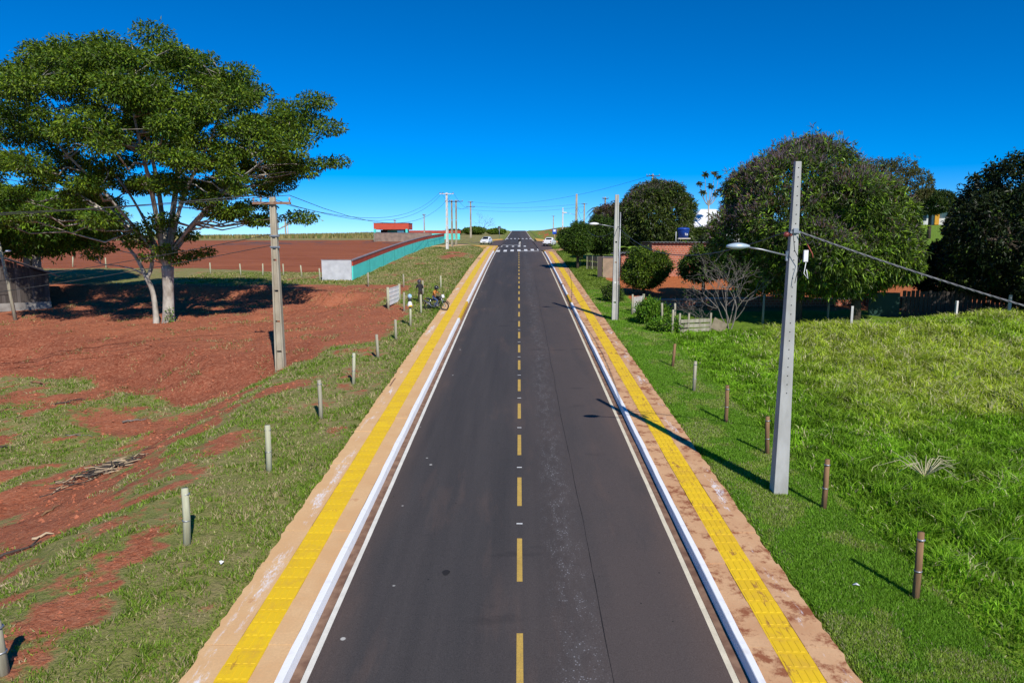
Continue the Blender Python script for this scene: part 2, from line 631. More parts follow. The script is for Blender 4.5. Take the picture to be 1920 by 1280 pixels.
LINE = paint('cream_line_paint', (.78, .70, .52), .25)
LINEL = paint('white_line_paint', (.80, .77, .68), .2)
DASH = paint('yellow_line_paint', (.62, .40, .075), .55)
WHITEP = paint('white_crossing_paint', (.82, .82, .80), .15)
for s, mt in ((-1, LINEL), (1, LINE)):
    ribbon('edge_line', s * 3.68 - .055, s * 3.68 + .055, -20, 128 if s < 0 else 112, .004, mt, road, .8, 1, .012)
    ribbon('edge_line', s * 3.68 - .09, s * 3.68 + .09, 176 if s < 0 else 160, 430, .004, mt, road, 5)
# dashes on a 3.74 m module
y = 2.78
i = 0
while y < 113:
    ribbon('dash', -.06, .06, y, y + 1.93, .004, DASH, road, .6)
    if 14 < y < 45 and i % 1 == 0:
        ribbon('set_out_mark', -.075, .075, y - 1.06, y - 1.0, .004, WHITEP, road, .6)
    y += 3.74
    i += 1
for k in range(7):
    x = -3.35 + k * 1.12
    y0 = 115.4 - (6 - k) * .75
    ribbon('crosswalk_stripe', x - .27, x + .27, y0, y0 + 5.2, .004, WHITEP, road, 1.5)
    y0 = 131.0 - (6 - k) * .2
    if k not in (5, 6):
        ribbon('crosswalk_stripe', x - .22, x + .22, y0, y0 + 4.5, .004, WHITEP, road, 1.5)
    y0 = 202
    ribbon('crosswalk_stripe', x - .27, x + .27, y0, y0 + 7.0, .004, WHITEP, road, 1.5)
ribbon('stop_line', .0, 3.6, 112.6, 113.3, .004, WHITEP, road)
ribbon('stop_line', -3.6, .0, 138.5, 139.4, .004, WHITEP, road)
seam = MB()
pts = []
for yy in np.arange(4, 75, .5):
    pts.append((1.60 + .10 * (fbm(np.array([0.]), np.array([yy]), .35, 3, 9)[0] - .5), yy))
o_ = len(seam.v)
vs, fs = [], []
for i, (x, yy) in enumerate(pts):
    hw = .003 + .008 * random.random()
    vs += [(x - hw, yy, p(yy) + .004), (x + hw, yy, p(yy) + .004)]
    if i:
        fs.append((2 * i - 2, 2 * i - 1, 2 * i + 1, 2 * i))
seam.add(vs, fs)
seam.build('pavement_seam', mat('seam_tar', (.022, .020, .020), None, 5, .8, bmp=0), road)
# oil spot
sp_ = MB()
sp_.add([(-1.62 + .085 * math.cos(a) * (1 + .2 * math.sin(3 * a)), 14.35 + .12 * math.sin(a), p(14.35 + .12 * math.sin(a)) + .004) for a in np.linspace(0, 2 * math.pi, 12)[:-1]], [tuple(range(11))])
sp_.build('oil_spot', MATS['seam_tar'], road)


def sheet(name, poly, dz, mt, label, cat, gz=False, nsub=1):
    """polygon strip between two rails given as pairs ((x,y),(x,y))"""
    vs, fs = [], []
    for i, (a, b_) in enumerate(poly):
        for k in range(nsub + 1):
            f = k / nsub
            x, y = a[0] + (b_[0] - a[0]) * f, a[1] + (b_[1] - a[1]) * f
            vs.append((x, y, p(y) + dz))
        if i:
            for k in range(nsub):
                o = (i - 1) * (nsub + 1) + k
                fs.append((o, o + 1, o + nsub + 2, o + nsub + 1))
    q = MB().add(vs, fs)
    return tag(q.build(name, mt), label, cat, kind='structure')


sheet('side_street', [((-3.3, 130), (-3.3, 186)), ((-4.2, 133.5), (-4.2, 180)), ((-6, 136), (-6, 174)), ((-9, 137), (-9, 168)), ((-16, 137.5), (-16, 163)), ((-60, 138), (-60, 160))], .102, ASPH, 'asphalt side street leaving to the left at the crossing', 'street', nsub=6)
sheet('side_street', [((3.3, 112.6), (3.3, 172)), ((4.2, 114), (4.2, 166)), ((6, 118), (6, 158)), ((9, 121), (9, 152)), ((16, 123), (16, 148)), ((50, 124), (50, 147))], .102, ASPH, 'asphalt side street leaving to the right at the crossing', 'street', nsub=6)
MBX = MB()

# ------------------------------------------------------------------ kerbs, gutters, pavements
CONC = mat('dusty_gutter_concrete', (.28, .17, .11), (.16, .085, .055), 3.5, .9, True, bmp=.4)
KW = mat('white_kerb_paint', (.86, .86, .86), (.72, .70, .67), 4, .6, True, bmp=.25, lo=.55, hi=.8)
KY = mat('yellow_kerb_paint', (.80, .50, .012), (.68, .40, .015), 4, .6, True, bmp=.25)
KG = mat('bare_kerb_concrete', (.38, .27, .2), (.26, .17, .12), 4, .9, True)


def slab_mat(name, base, alt, stain, stain_lo, white):
    m, t, b = principled(name)
    b.inputs['Roughness'].default_value = .9
    b.inputs['Specular IOR Level'].default_value = .15
    co = coords(t, True)
    ge = t.nodes.new('ShaderNodeNewGeometry')
    sx = N(t, 'ShaderNodeSeparateXYZ')
    t.links.new(ge.outputs['Position'], sx.inputs[0])
    f1 = noise(t, co, 1.1, 5, .6)
    f2 = noise(t, co, 2.1, 7, .72)
    f3 = noise(t, co, 22, 4, .7)
    c = mixc(t, ramp(t, f1, .35, .65), base, alt)
    c = mixc(t, ramp(t, f3, .3, .8), c, tuple(k * .78 for k in base))
    c = mixc(t, ramp(t, f2, stain_lo, stain_lo + .10), c, stain)
    # splashed lime along the outer edge
    xm = ramp(t, math_(t, 'ABSOLUTE', math_(t, 'SUBTRACT', math_(t, 'ABSOLUTE', sx.outputs[0]), white[0])), white[1] * .4, white[1], (1, 1, 1), (0, 0, 0))
    wn = noise(t, coords(t, True, (2.0, .42, 1)), 1.0, 6, .75)
    wf = noise(t, coords(t, True, (3.0, 1.2, 1)), 6.0, 5, .8)
    wm = math_(t, 'MULTIPLY', xm, math_(t, 'MULTIPLY', ramp(t, wn, white[2], white[2] + .06), ramp(t, wf, .42, .58)))
    c = mixc(t, math_(t, 'MULTIPLY', wm, .85), c, (.80, .80, .84))
    t.links.new(c, b.inputs['Base Color'])
    bump(t, b, math_(t, 'ADD', f3, f2), .35, .015)
    return m


SLABL = slab_mat('sandy_concrete_left', (.76, .49, .25), (.68, .39, .18), (.54, .28, .13), .62, (5.38, .22, .53))
SLABR = slab_mat('sandy_concrete_right', (.70, .43, .235), (.56, .29, .145), (.29, .105, .050), .505, (5.45, .22, .56))


def tile_mat(name, dirt):
    m, t, b = principled(name)
    b.inputs['Roughness'].default_value = .65
    co = coords(t, True)
    oi = t.nodes.new('ShaderNodeObjectInfo')
    c = mixc(t, oi.outputs['Random'], (.82, .54, .010), (.74, .47, .012))
    c = mixc(t, ramp(t, noise(t, co, 2.4, 5, .7), .50, .72), c, (.66, .40, .03))
    c = mixc(t, ramp(t, noise(t, coords(t, True, (2.2, .7, 1)), 1.6, 6, .75), dirt, dirt + .07), c, (.40, .20, .035))
    t.links.new(c, b.inputs['Base Color'])
    bump(t, b, noise(t, co, 30, 3, .7), .2, .005)
    return m


def kerb(side, segs, y_end, label):
    xi, xo = 3.97, 4.14
    ys = np.concatenate([np.arange(-20, 60, .5), np.arange(60, y_end, 1.0), [y_end]])
    n = len(ys)
    w1 = (fbm(ys, ys * 0, .9, 3, 11) - .5) * .035
    w2 = (fbm(ys, ys * 0, .7, 3, 17) - .5) * .02
    prof = [(3.915 + 0 * w1, -.05), (3.955 + w1 * .7, .178), (3.966 + w1, .190), (4.085 + w1, .192), (4.10 + w1, .08)]
    vs = []
    for x, z in prof:
        vs.append(np.stack([side * x, ys, P(ys) + z + (w2 if z > .1 else 0)], 1))
    V = np.concatenate(vs)
    fs, fm = [], []
    for j in range(len(prof) - 1):
        for i in range(n - 1):
            fs.append((j * n + i, j * n + i + 1, (j + 1) * n + i + 1, (j + 1) * n + i))
            k = 0
            for a, b_, mi in segs:
                if a <= ys[i] < b_:
                    k = mi
            fm.append(k)
    me = fastmesh('kerb', V, np.array(fs), [KW, KY, KG], None, False, fm)
    o = tag(meshobj('kerb', me), label, 'kerb', kind='structure')
    # dusty gutter at the kerb's foot
    ribbon('gutter', side * 3.74, side * 3.93, -20, y_end, .005, CONC, o, .4, 2, .05)
    return o


kerb(-1, [(46.0, 53.2, 1), (64.2, 64.9, 2), (111, 140, 1)], 129, 'white painted kerb with yellow lengths on the left of the road')
kerb(1, [(52.6, 57.4, 1), (64, 65, 2), (109, 140, 1)], 112, 'white painted kerb on the right of the road, face in shade')


def pavement(side, y_end, smat, tmat, label):
    bed = ribbon('sidewalk', min(side * 4.13, side * 5.6), max(side * 4.13, side * 5.6), -6, y_end, .150, mat('sidewalk_bed', (.30, .17, .09), (.2, .1, .06), 3, .9, True), None, 1.0)
    tag(bed, label, 'sidewalk', kind='structure')
    # cast slabs, inner and outer rows; the outer edge is ragged
    L = 1.46
    for row in (0, 1):
        meshes = []
        for q in range(5):
            rs = np.random.default_rng(40 + q + row * 9)
            if row == 0:
                x0, x1 = 4.10, 4.545
            else:
                x0, x1 = 5.12, 5.69
            nn = 9
            ys = np.linspace(-L / 2 + .006, L / 2 - .006, nn)
            inner = np.full(nn, x0)
            outer = np.full(nn, x1)
            if row == 1:
                outer = x1 + rs.normal(size=nn) * .022 + .012 * np.sin(np.linspace(0, 3, nn) + q * 2)
            vs = []
            for k in range(nn):
                vs += [(inner[k] * side, ys[k], 0), (outer[k] * side, ys[k], 0), (inner[k] * side, ys[k], -.06), ((outer[k] + .02) * side, ys[k], -.10)]
            fs = []
            for k in range(nn - 1):
                a, b_ = 4 * k, 4 * k + 4
                fs += [(a, a + 1, b_ + 1, b_), (a + 1, a + 3, b_ + 3, b_ + 1), (a + 2, a, b_, b_ + 2)]
            fs += [(0, 2, 3, 1), (4 * nn - 4, 4 * nn - 3, 4 * nn - 1, 4 * nn - 2)]
            meshes.append(MB().add(vs, fs).mesh('slab', smat))
        y = 5.0
        k = 0
        while y < y_end - 1:
            o = bpy.data.objects.new('slab', meshes[(k * 3 + k // 5) % 5])
            o.location = (0, y, p(y) + .168 + random.uniform(-.004, .004))
            o.rotation_euler = (slope(y), random.uniform(-.003, .003), 0)
            link(o, bed)
            y += L
            k += 1
    # ribbed guide tiles
    T = .40
    tb = MB()
    tb.box((0, 0, -.02), (.568, T - .012, .04))
    for i in range(4):
        tb.box(((i - 1.5) * .135, 0, .0015), (.085, .345, .009), top=.88)
    tme = tb.mesh('tactile_tile', tmat)
    y = 7.2
    for k in range(138):
        if y > y_end - 4:
            break
        o = bpy.data.objects.new('tactile_tile', tme)
        o.location = (side * 4.83 + random.uniform(-.006, .006), y, p(y) + .172 + random.uniform(-.003, .003))
        o.rotation_euler = (slope(y), 0, random.uniform(-.01, .01))
        link(o, bed)
        y += T
    ribbon('tactile_strip', side * 4.83 - .284, side * 4.83 + .284, y - .2, y_end - 3, .178, tmat, bed, 1.0)
    return bed


pavement(-1, 128.5, SLABL, tile_mat('yellow_tile_left', .63), 'sandy concrete sidewalk with yellow ribbed guide tiles, left of the road')
pavement(1, 111.5, SLABR, tile_mat('yellow_tile_right', .57), 'stained concrete sidewalk with yellow ribbed guide tiles, right of the road')
# painted corner ramps at the crossing
RAMP = mat('orange_corner_paint', (.72, .42, .05), (.60, .33, .12), 2, .8, True)


def pad(poly, h, mt, label):
    n = len(poly)
    vs = [(x, y, p(y) + h) for x, y in poly] + [(x, y, p(y) - .1) for x, y in poly]
    fs = [tuple(range(n))] + [(i, (i + 1) % n, (i + 1) % n + n, i + n) for i in range(n)]
    return tag(MB().add(vs, fs).build('corner_pad', mt), label, 'sidewalk corner', kind='structure')


pad([(-3.95, 111.5), (-5.6, 111.5), (-7.0, 126), (-9.5, 134.4), (-3.9, 130.6)], .179, RAMP, 'yellow painted sidewalk corner at the near left of the crossing')
pad([(3.96, 108.3), (5.6, 108.3), (6.8, 112.5), (9, 117.5), (7, 118), (4.3, 113.2)], .179, SLABR, 'sandy sidewalk corner at the near right of the crossing')
pad([(-4.3, 181), (-5.3, 175.5), (-9.5, 168.8), (-9.5, 172), (-5.8, 192), (-4.3, 192)], .179, RAMP, 'orange painted sidewalk corner at the far left of the crossing')
pad([(4.3, 167), (6.4, 158.3), (9, 152.8), (12, 151.5), (9, 165), (4.6, 205)], .179, RAMP, 'orange painted sidewalk corner at the far right of the crossing')
pad([(-9.3, 137.4), (-13.5, 137.9), (-16, 128), (-12.5, 128)], .179, SLABL, 'sandy sidewalk corner beside the white hatchback')


# ------------------------------------------------------------------ vegetation builders
def unit(v):
    return v / np.maximum(np.linalg.norm(v, axis=1, keepdims=True), 1e-9)


def leaf_mesh(name, C, L, W, cols, mt, rs, droop=.0, up=.55, D=None):
    """rhombic leaves at points C; cols (n,3)"""
    n = len(C)
    if D is None:
        D = rs.normal(size=(n, 3))
        D[:, 2] *= .6
    D = D.copy()
    D[:, 2] -= droop
    D = unit(D)
    Nn = rs.normal(size=(n, 3))
    Nn[:, 2] += up * 2
    Sd = unit(np.cross(D, Nn))
    Nn = np.cross(Sd, D)
    L = (L * rs.uniform(.65, 1.25, n))[:, None]
    W = (W * rs.uniform(.7, 1.2, n))[:, None]
    a = C
    m1 = C + D * L * .45 + Sd * W * .5 + Nn * W * .12
    m2 = C + D * L * .45 - Sd * W * .5 + Nn * W * .12
    tip = C + D * L - Nn * L * .12
    V = np.stack([a, m1, tip, m2], 1).reshape(-1, 3)
    F = np.arange(4 * n).reshape(n, 4)
    return fastmesh(name, V, F, mt, np.repeat(cols, 4, 0))


def palette(n, rs, base, var=.25, alt=None, pa=0.0):
    c = np.array(base)[None] * (1 + var * rs.normal(size=(n, 1))) * (1 + .08 * rs.normal(size=(n, 3)))
    if alt is not None:
        k = rs.random(n) < pa
        c[k] = np.array(alt)[None] * (1 + .2 * rs.normal(size=(k.sum(), 1)))
    return np.clip(c, .004, .9)


BARK_PALE = mat('pale_grey_bark', (.52, .47, .40), (.22, .18, .14), 2.2, .9, stretch=(1, 1, .5), bmp=.5)
BARK_DARK = mat('dark_brown_bark', (.11, .085, .06), (.06, .045, .035), 4, .95, stretch=(1, 1, .4), bmp=.5)
BARK_GREY = mat('grey_twig_bark', (.24, .21, .18), (.14, .12, .10), 5, .9, bmp=.3)
LEAF = leaf_mat('leaf', .22)
LEAFD = leaf_mat('thick_leaf', .16, .42)
BLADE = leaf_mat('grass_blade', .35, .6)


def curve_pts(a, b, bow, n=5, wob=.0, rs=None):
    a, b = np.array(a, float), np.array(b, float)
    mid = (a + b) / 2 + np.array(bow)
    ts = np.linspace(0, 1, n)
    q = [(1 - t_) ** 2 * a + 2 * t_ * (1 - t_) * mid + t_ ** 2 * b for t_ in ts]
    if rs is not None and wob:
        q = [q[0]] + [k + rs.normal(size=3) * wob for k in q[1:-1]] + [q[-1]]
    return q


def clump_leaves(clumps, per, rs):
    """points in flattened balls (x,y,z,rx,rz), denser to the surface"""
    out, dirs = [], []
    for c in clumps:
        n = int(per * c[3] ** 2)
        d = unit(rs.normal(size=(n, 3)))
        r = rs.random((n, 1)) ** .45 * (1 + .2 * rs.random((n, 1)) ** 6)
        q = d * r * np.array([[c[3], c[3], c[4]]]) + np.array([c[:3]])
        out.append(q)
        dd = d.copy()
        dirs.append(dd * .8 + rs.normal(size=(n, 3)) * .6)
    return np.concatenate(out), np.concatenate(dirs)


def branch_up(mb, limbs, clumps, rs, r0=.05, r1=.015):
    """joins every clump to the nearest limb point beneath it"""
    pts = [(q, r) for path, rad in limbs for q, r in zip(path, rad)]
    Q = np.array([q for q, r in pts])
    Rr = np.array([r for q, r in pts])
    for c in clumps:
        cc = np.array(c[:3])
        d = np.linalg.norm(Q - cc, axis=1) + np.maximum(0, Q[:, 2] - cc[2] + .4) * 2.5
        k = int(np.argmin(d))
        a = Q[k]
        ln = np.linalg.norm(cc - a)
        path = curve_pts(a, cc, (0, 0, -.10 * ln), 5, .05 * ln, rs)
        ra = min(max(r0, .012 * ln + .02), Rr[k] * .9)
        mb.tube(path, [ra, ra * .85, ra * .65, ra * .45, r1], 5, False)
        # twigs fanning through the clump
        for _ in range(3):
            e = cc + rs.normal(size=3) * np.array([c[3] * .55, c[3] * .55, c[4] * .5])
            mb.tube([path[3], (path[3] + e) / 2 + rs.normal(size=3) * .05, e], [ra * .42, ra * .3, r1 * .7], 4, False)


# ---- the big spreading tree
def big_tree():
    rs = np.random.default_rng(11)
    x0, y0 = -24.3, 47.2
    root = empty('spreading_tree', (x0, y0, g(x0, y0) - .05), 0, 'tall pale-trunked spreading tree with wide layered crown on red earth', 'tree')
    mb = MB()
    limbs = []

    def limb(path, rad, n=9):
        path = [np.array(q, float) for q in path]
        # resample smoothly
        out, rr = [], []
        for i in range(len(path) - 1):
            for t_ in np.linspace(0, 1, 4, endpoint=False):
                p0, p1, p2, p3 = path[max(i - 1, 0)], path[i], path[i + 1], path[min(i + 2, len(path) - 1)]
                out.append(.5 * (2 * p1 + (p2 - p0) * t_ + (2 * p0 - 5 * p1 + 4 * p2 - p3) * t_ ** 2 + (3 * p1 - p0 - 3 * p2 + p3) * t_ ** 3))
                rr.append(rad[i] + (rad[i + 1] - rad[i]) * t_)
        out.append(path[-1])
        rr.append(rad[-1])
        mb.tube(out, rr, n, True)
        limbs.append((out, rr))
    # main bole and the thin twin stem
    limb([(.15, 0, -.3), (.2, 0, .6), (.28, .05, 2.2), (.32, .1, 3.9)], [.50, .38, .34, .40], 12)
    limb([(-.65, -.1, -.3), (-.62, -.1, .8), (-.78, 0, 2.2), (-1.15, 0, 3.2), (-1.9, .2, 4.6), (-3.0, .2, 6.0)], [.24, .19, .16, .15, .11, .06], 9)
    limb([(-1.1, 0, 3.1), (-.8, .2, 4.0), (-.75, .3, 5.6), (-1.2, .2, 7.5)], [.14, .13, .11, .05], 7)
    f = (.32, .1, 3.7)
    heads = [((-.3, .1, 5.2), (-1.9, .5, 8.4), (-4.3, .8, 11.6), (-6.6, 1.0, 14.2)), ((-.1, .3, 5.4), (-1.0, 1.3, 9.0), (-2.2, 2.2, 13.2), (-3.0, 2.6, 17.2)),
             ((.2, .2, 5.6), (.0, .2, 9.4), (-.3, -.4, 13.5), (-.6, -.6, 18.0)), ((.55, .2, 5.5), (1.1, .6, 9.2), (1.9, 1.0, 13.4), (2.6, 1.6, 17.6)),
             ((.7, .0, 5.3), (2.0, -.4, 8.6), (4.2, -.8, 12.2), (6.0, -1.2, 15.6)), ((.9, .1, 4.9), (2.9, .4, 7.4), (5.8, .6, 10.0), (8.6, .8, 12.2)),
             ((-.4, -.3, 5.0), (-2.6, -1.8, 7.6), (-5.6, -3.4, 10.0), (-8.4, -4.0, 12.0)), ((.4, -.5, 5.2), (.9, -2.4, 8.6), (1.5, -4.6, 12.0), (1.8, -6.2, 15.0)),
             ((.3, .6, 5.4), (-.4, 3.2, 8.8), (-1.2, 6.0, 12.0), (-1.6, 8.0, 14.6)), ((.6, .5, 5.2), (2.6, 3.0, 8.6), (4.6, 5.4, 11.4), (6.0, 6.8, 13.6)),
             ((-.6, .2, 4.9), (-3.4, 1.8, 7.0), (-6.6, 3.2, 9.6), (-9.2, 3.8, 11.6)), ((.8, -.4, 4.7), (3.4, -2.2, 6.8), (6.0, -3.6, 8.6), (8.4, -4.2, 10.2)), ((-.2, -.5, 4.9), (-1.6, -2.6, 8.2), (-3.2, -5.0, 11.4), (-4.2, -6.4, 14.0))]
    for hd in heads:
        r = rs.uniform(.16, .21) if hd[-1][2] > 14.5 else rs.uniform(.10, .14)
        limb([f] + list(hd), [r * 1.25, r, r * .72, r * .46, r * .2], 8)
    clumps = []
    # foliage shelves over the dome
    k = 0
    while len(clumps) < 190:
        k += 1
        u_, v_ = rs.random(), rs.random()
        az = 2 * math.pi * ((k * .618034) % 1)
        el = math.asin(rs.uniform(.02, 1.0))
        lump = .90 + .20 * vnoise(np.array([az * 1.4]), np.array([el * 3.]), 3)[0]
        rr = rs.uniform(.80, 1.0) * lump
        x, y, z = 11.0 * math.cos(el) * math.cos(az) * rr, 9.6 * math.cos(el) * math.sin(az) * rr, 9.4 + 8.9 * math.sin(el) ** .85 * rr
        s = .62 + 1.05 * rs.random() ** 1.3
        clumps.append((x, y, z, s, s * rs.uniform(.36, .62)))
    while len(clumps) < 235:
        az, el = rs.uniform(0, 2 * math.pi), rs.uniform(.1, 1.4)
        rr = rs.uniform(.45, .85)
        x, y, z = 10.4 * math.cos(el) * math.cos(az) * rr, 9 * math.cos(el) * math.sin(az) * rr, 9.0 + 8.6 * math.sin(el) * rr
        s = rs.uniform(.8, 1.35)
        clumps.append((x, y, z, s, s * .4))
    # skirts and the low sprays round the fork
    for _ in range(46):
        az = rs.uniform(0, 2 * math.pi)
        rr = rs.uniform(.55, 1.0)
        s = rs.uniform(.7, 1.25)
        clumps.append((9.4 * math.cos(az) * rr, 8.4 * math.sin(az) * rr, rs.uniform(6.4, 9.6) + 1.2 * (1 - rr), s, s * .38))
    clumps += [(12.0, -1, 12.9, 1.1, .5), (11.0, -.5, 14.6, 1.3, .5), (10.4, 0, 13.6, 1.2, .5), (12.2, .5, 10.9, .8, .4), (11.2, .2, 10.8, .9, .38), (10.1, .2, 10.2, .9, .4),
               (.9, -1.2, 5.0, .8, .5), (1.6, -1.0, 4.5, .7, .45), (2.6, -.8, 4.7, .7, .3), (3.4, -.6, 4.9, .6, .3), (-1.1, -1.0, 5.6, .9, .45), (-2.4, -.8, 6.2, 1.0, .4), (-.2, -1.3, 6.4, 1.0, .45), (1.0, -1.4, 7.0, 1.0, .45), (-3.6, -.4, 5.2, .8, .35), (-4.6, 0, 4.7, .7, .3), (2.2, -.6, 6.0, .8, .35), (-.6, -.8, 4.6, .5, .3), (.0, -1.0, 9.4, 1.3, .6), (-2.2, -1.4, 10.4, 1.4, .6), (-4.0, -1.6, 8.6, 1.3, .5)]
    branch_up(mb, limbs[2:], clumps, rs, .06, .014)
    mb.build('trunk', BARK_PALE, root)
    C, D = clump_leaves(clumps, 520, rs)
    n = len(C)
    cols = palette(n, rs, (.060, .108, .008), .32, (.17, .245, .014), .27)
    meshobj('crown', leaf_mesh('crown', C, .24, .105, cols, LEAF, rs, .3, .5, D), root)
    # ivy at the foot
    C2, D2 = clump_leaves([(.55, -.45, .6, .32, .65)], 900, rs)
    fs_ = meshobj('foot_sprouts', leaf_mesh('foot_sprouts', C2, .16, .09, palette(len(C2), rs, (.10, .2, .015)), LEAF, rs, .1, .4, D2), root)
    fs_['kind'] = 'stuff'


big_tree()


def round_tree(name, x, y, h, r, label, rs_seed, shell=1.0, skirt=.22, base=(.03, .055, .008), alt=(.09, .15, .015), pa=.25, L=.34, W=.10, n=9000,
               blossom=0, bark=None, mt=None, lumps=26, droop=.5, squash=1.0, stems=1, group=None, cat='tree', loc_z=None, whorl=5):
    """dense dome: shoots on the surface of a lumpy crown, trunk and limbs inside"""
    rs = np.random.default_rng(rs_seed)
    root = empty(name, (x, y, (g(x, y) if loc_z is None else loc_z) - .05), 0, label, cat, group)
    mb = MB()
    zc = h * (skirt + (1 - skirt) * .42)
    hz_up, hz_dn = h - zc, zc - h * skirt
    limbs = []
    for s in range(stems):
        ox = (s - (stems - 1) / 2) * .8
        th = h * max(skirt, .12) + h * .12
        rad = max(.06, .025 * h + .012 * r)
        path = [(ox, 0, -.3), (ox + .03, 0, th * .5), (ox * 1.2, .05, th)]
        mb.tube(path, [rad * 1.3, rad, rad * .95], 8)
        for k in range(8):
            az = 2 * math.pi * (k + rs.random() * .6) / 8
            e = (math.cos(az) * r * .7, math.sin(az) * r * .7 * squash, zc + hz_up * rs.uniform(-.1, .65))
            q = curve_pts(path[-1], e, (0, 0, .12 * h), 5, .04 * h, rs)
            rd = [rad * .6, rad * .5, rad * .38, rad * .26, rad * .1]
            mb.tube(q, rd, 6, False)
            limbs.append((q, rd))
    # overlapping lobes make the outline uneven and leave dark gaps between them
    K = max(9, lumps // 3 + 5)
    la = unit(rs.normal(size=(K * 4, 3)))
    la = la[la[:, 2] > -.8][:K]
    K = len(la)
    lr = r * rs.uniform(.22, .48, K)
    sc = np.where(la[:, 2:3] > 0, np.array([[r, r * squash, hz_up]]), np.array([[r, r * squash, hz_dn]]))
    LC = (la * sc - la * lr[:, None] * .92) * rs.uniform(.90, 1.04, (K, 1))
    LC[:, 2] += zc
    LC = np.concatenate([LC, [[0, 0, zc]]])
    lr = np.append(lr, .76 * r)
    lv = np.minimum(1.0, np.array([(hz_up + hz_dn) / (2 * r)])) * np.ones(len(lr))
    LC[:, 2] = np.maximum(LC[:, 2], h * skirt + lr * lv * .8)
    ns0 = n // whorl
    pick = rs.choice(len(lr), ns0 * 3, p=lr ** 2 / (lr ** 2).sum())
    dd = unit(rs.normal(size=(ns0 * 3, 3)))
    C = LC[pick] + dd * lr[pick][:, None] * (1 - shell * .22 * rs.random((ns0 * 3, 1)) ** 1.5) * np.stack([np.ones(ns0 * 3), np.ones(ns0 * 3) * squash, lv[pick]], 1)
    inside = np.zeros(len(C), bool)
    for q in range(len(lr)):
        inside |= (np.linalg.norm((C - LC[q]) / np.array([1, squash, lv[q]]), axis=1) < lr[q] * .76)
    keep = ~inside & (C[:, 2] > .05)
    C, d = C[keep][:ns0], dd[keep][:ns0]
    C = C + rs.normal(size=C.shape) * .07 + d * (np.where(rs.random(len(C)) < .10, rs.random(len(C)) * .07 * r + .1, 0))[:, None]
    ns = len(C)
    for k in rs.choice(ns, min(34, ns), replace=False):
        i = rs.integers(len(limbs))
        q = limbs[i][0]
        mb.tube(curve_pts(q[rs.integers(1, 4)], C[k] * .97, (0, 0, 0), 4, .12, rs), [.05, .035, .025, .012], 4, False)
    mb.build('trunk', bark or BARK_DARK, root)
    # whorls of leaves
    CC = np.repeat(C, whorl, 0) + rs.normal(size=(ns * whorl, 3)) * .09
    DD = np.repeat(d, whorl, 0) * .55 + rs.normal(size=(ns * whorl, 3)) * .75
    base_c = np.repeat(palette(ns, rs, base, .3, alt, pa), whorl, 0)
    cols = np.clip(base_c * (1 + .15 * rs.normal(size=(len(CC), 1))), .004, .9)
    meshobj('crown', leaf_mesh('crown', CC, L, W, cols, mt or LEAFD, rs, droop, .5, DD), root)
    if blossom:
        nb = int(ns * blossom)
        idx = rs.choice(ns, nb, replace=True, p=(lambda wgt: wgt / wgt.sum())(np.clip(d[:, 2] * .9 - d[:, 0] * .45 + .25, .02, 2)))
        B = np.repeat(C[idx], 5, 0) + rs.normal(size=(nb * 5, 3)) * .09 + np.repeat(d[idx], 5, 0) * .10
        BD = np.repeat(d[idx], 5, 0) + np.array([[0, 0, .9]]) + rs.normal(size=(nb * 5, 3)) * .45
        bc = palette(len(B), rs, (.17, .125, .145), .25, (.22, .12, .07), .2)
        ob = meshobj('flower_panicles', leaf_mesh('flower_panicles', B, .26, .045, bc, LEAFD, rs, 0, .3, BD), root)
        ob['kind'] = 'stuff'
    return root


# right side trees
round_tree('mango_tree', 18.0, 45.2, 11.7, 5.9, 'large round mango tree crowned with purple flower panicles behind the tall lamp pole', 121, n=78000, blossom=.36, skirt=.10, lumps=66, L=.36, W=.085, base=(.058, .094, .016), alt=(.17, .28, .022), pa=.36, shell=1.3)
round_tree('mango_tree', 22.1, 45.6, 9.7, 3.7, 'lower mango tree with bright drooping leaves joined to the flowering one', 22, n=60000, blossom=.22, skirt=.08, lumps=54, L=.38, W=.09, base=(.056, .094, .014), alt=(.20, .31, .024), pa=.38, shell=1.3)
round_tree('shade_tree', 33.0, 44.4, 11.2, 6.3, 'dark dense shade tree at the right edge of the picture', 23, n=52000, skirt=.05, lumps=36, L=.30, W=.12, base=(.016, .027, .006), alt=(.075, .12, .014), pa=.07, shell=1.0)
round_tree('shade_tree', 31.2, 50.5, 5.2, 3.0, 'dark smaller shade tree leaning out left of the right-edge tree', 24, n=22000, skirt=.12, L=.28, W=.12, base=(.016, .028, .006), alt=(.06, .11, .014), pa=.10)
round_tree('shade_tree', 43.2, 66, 10.6, 3.3, 'flat-topped olive green tree rising behind the right-edge tree', 25, n=26000, skirt=.25, L=.34, W=.14, base=(.034, .055, .010), alt=(.085, .115, .016), pa=.3)
round_tree('shade_tree', 75.5, 130, 9.7, 4.2, 'distant dark umbrella tree above the small lawn', 26, n=14000, skirt=.45, L=.42, W=.18, base=(.030, .055, .010), alt=(.06, .09, .012), pa=.3)
round_tree('shade_tree', 38.5, 74, 12.6, 3.8, 'thin feathery olive tree peeping over the mango crown', 27, n=9000, skirt=.5, L=.3, W=.1, base=(.075, .085, .02), alt=(.11, .11, .03), pa=.4, mt=LEAF)
round_tree('mango_tree', 17.2, 88, 10.4, 5.7, 'broad bronze-leaved mango tree behind the brick house', 28, n=42000, skirt=.1, L=.46, W=.14, base=(.040, .062, .012), alt=(.090, .125, .016), pa=.34, blossom=.20, lumps=44)
round_tree('mango_tree', 12.6, 92, 7.6, 3.6, 'purple-brown flushed mango tree left of the broad one', 29, n=16000, skirt=.12, L=.42, W=.13, base=(.062, .048, .024), alt=(.09, .10, .014), pa=.3, blossom=.3)
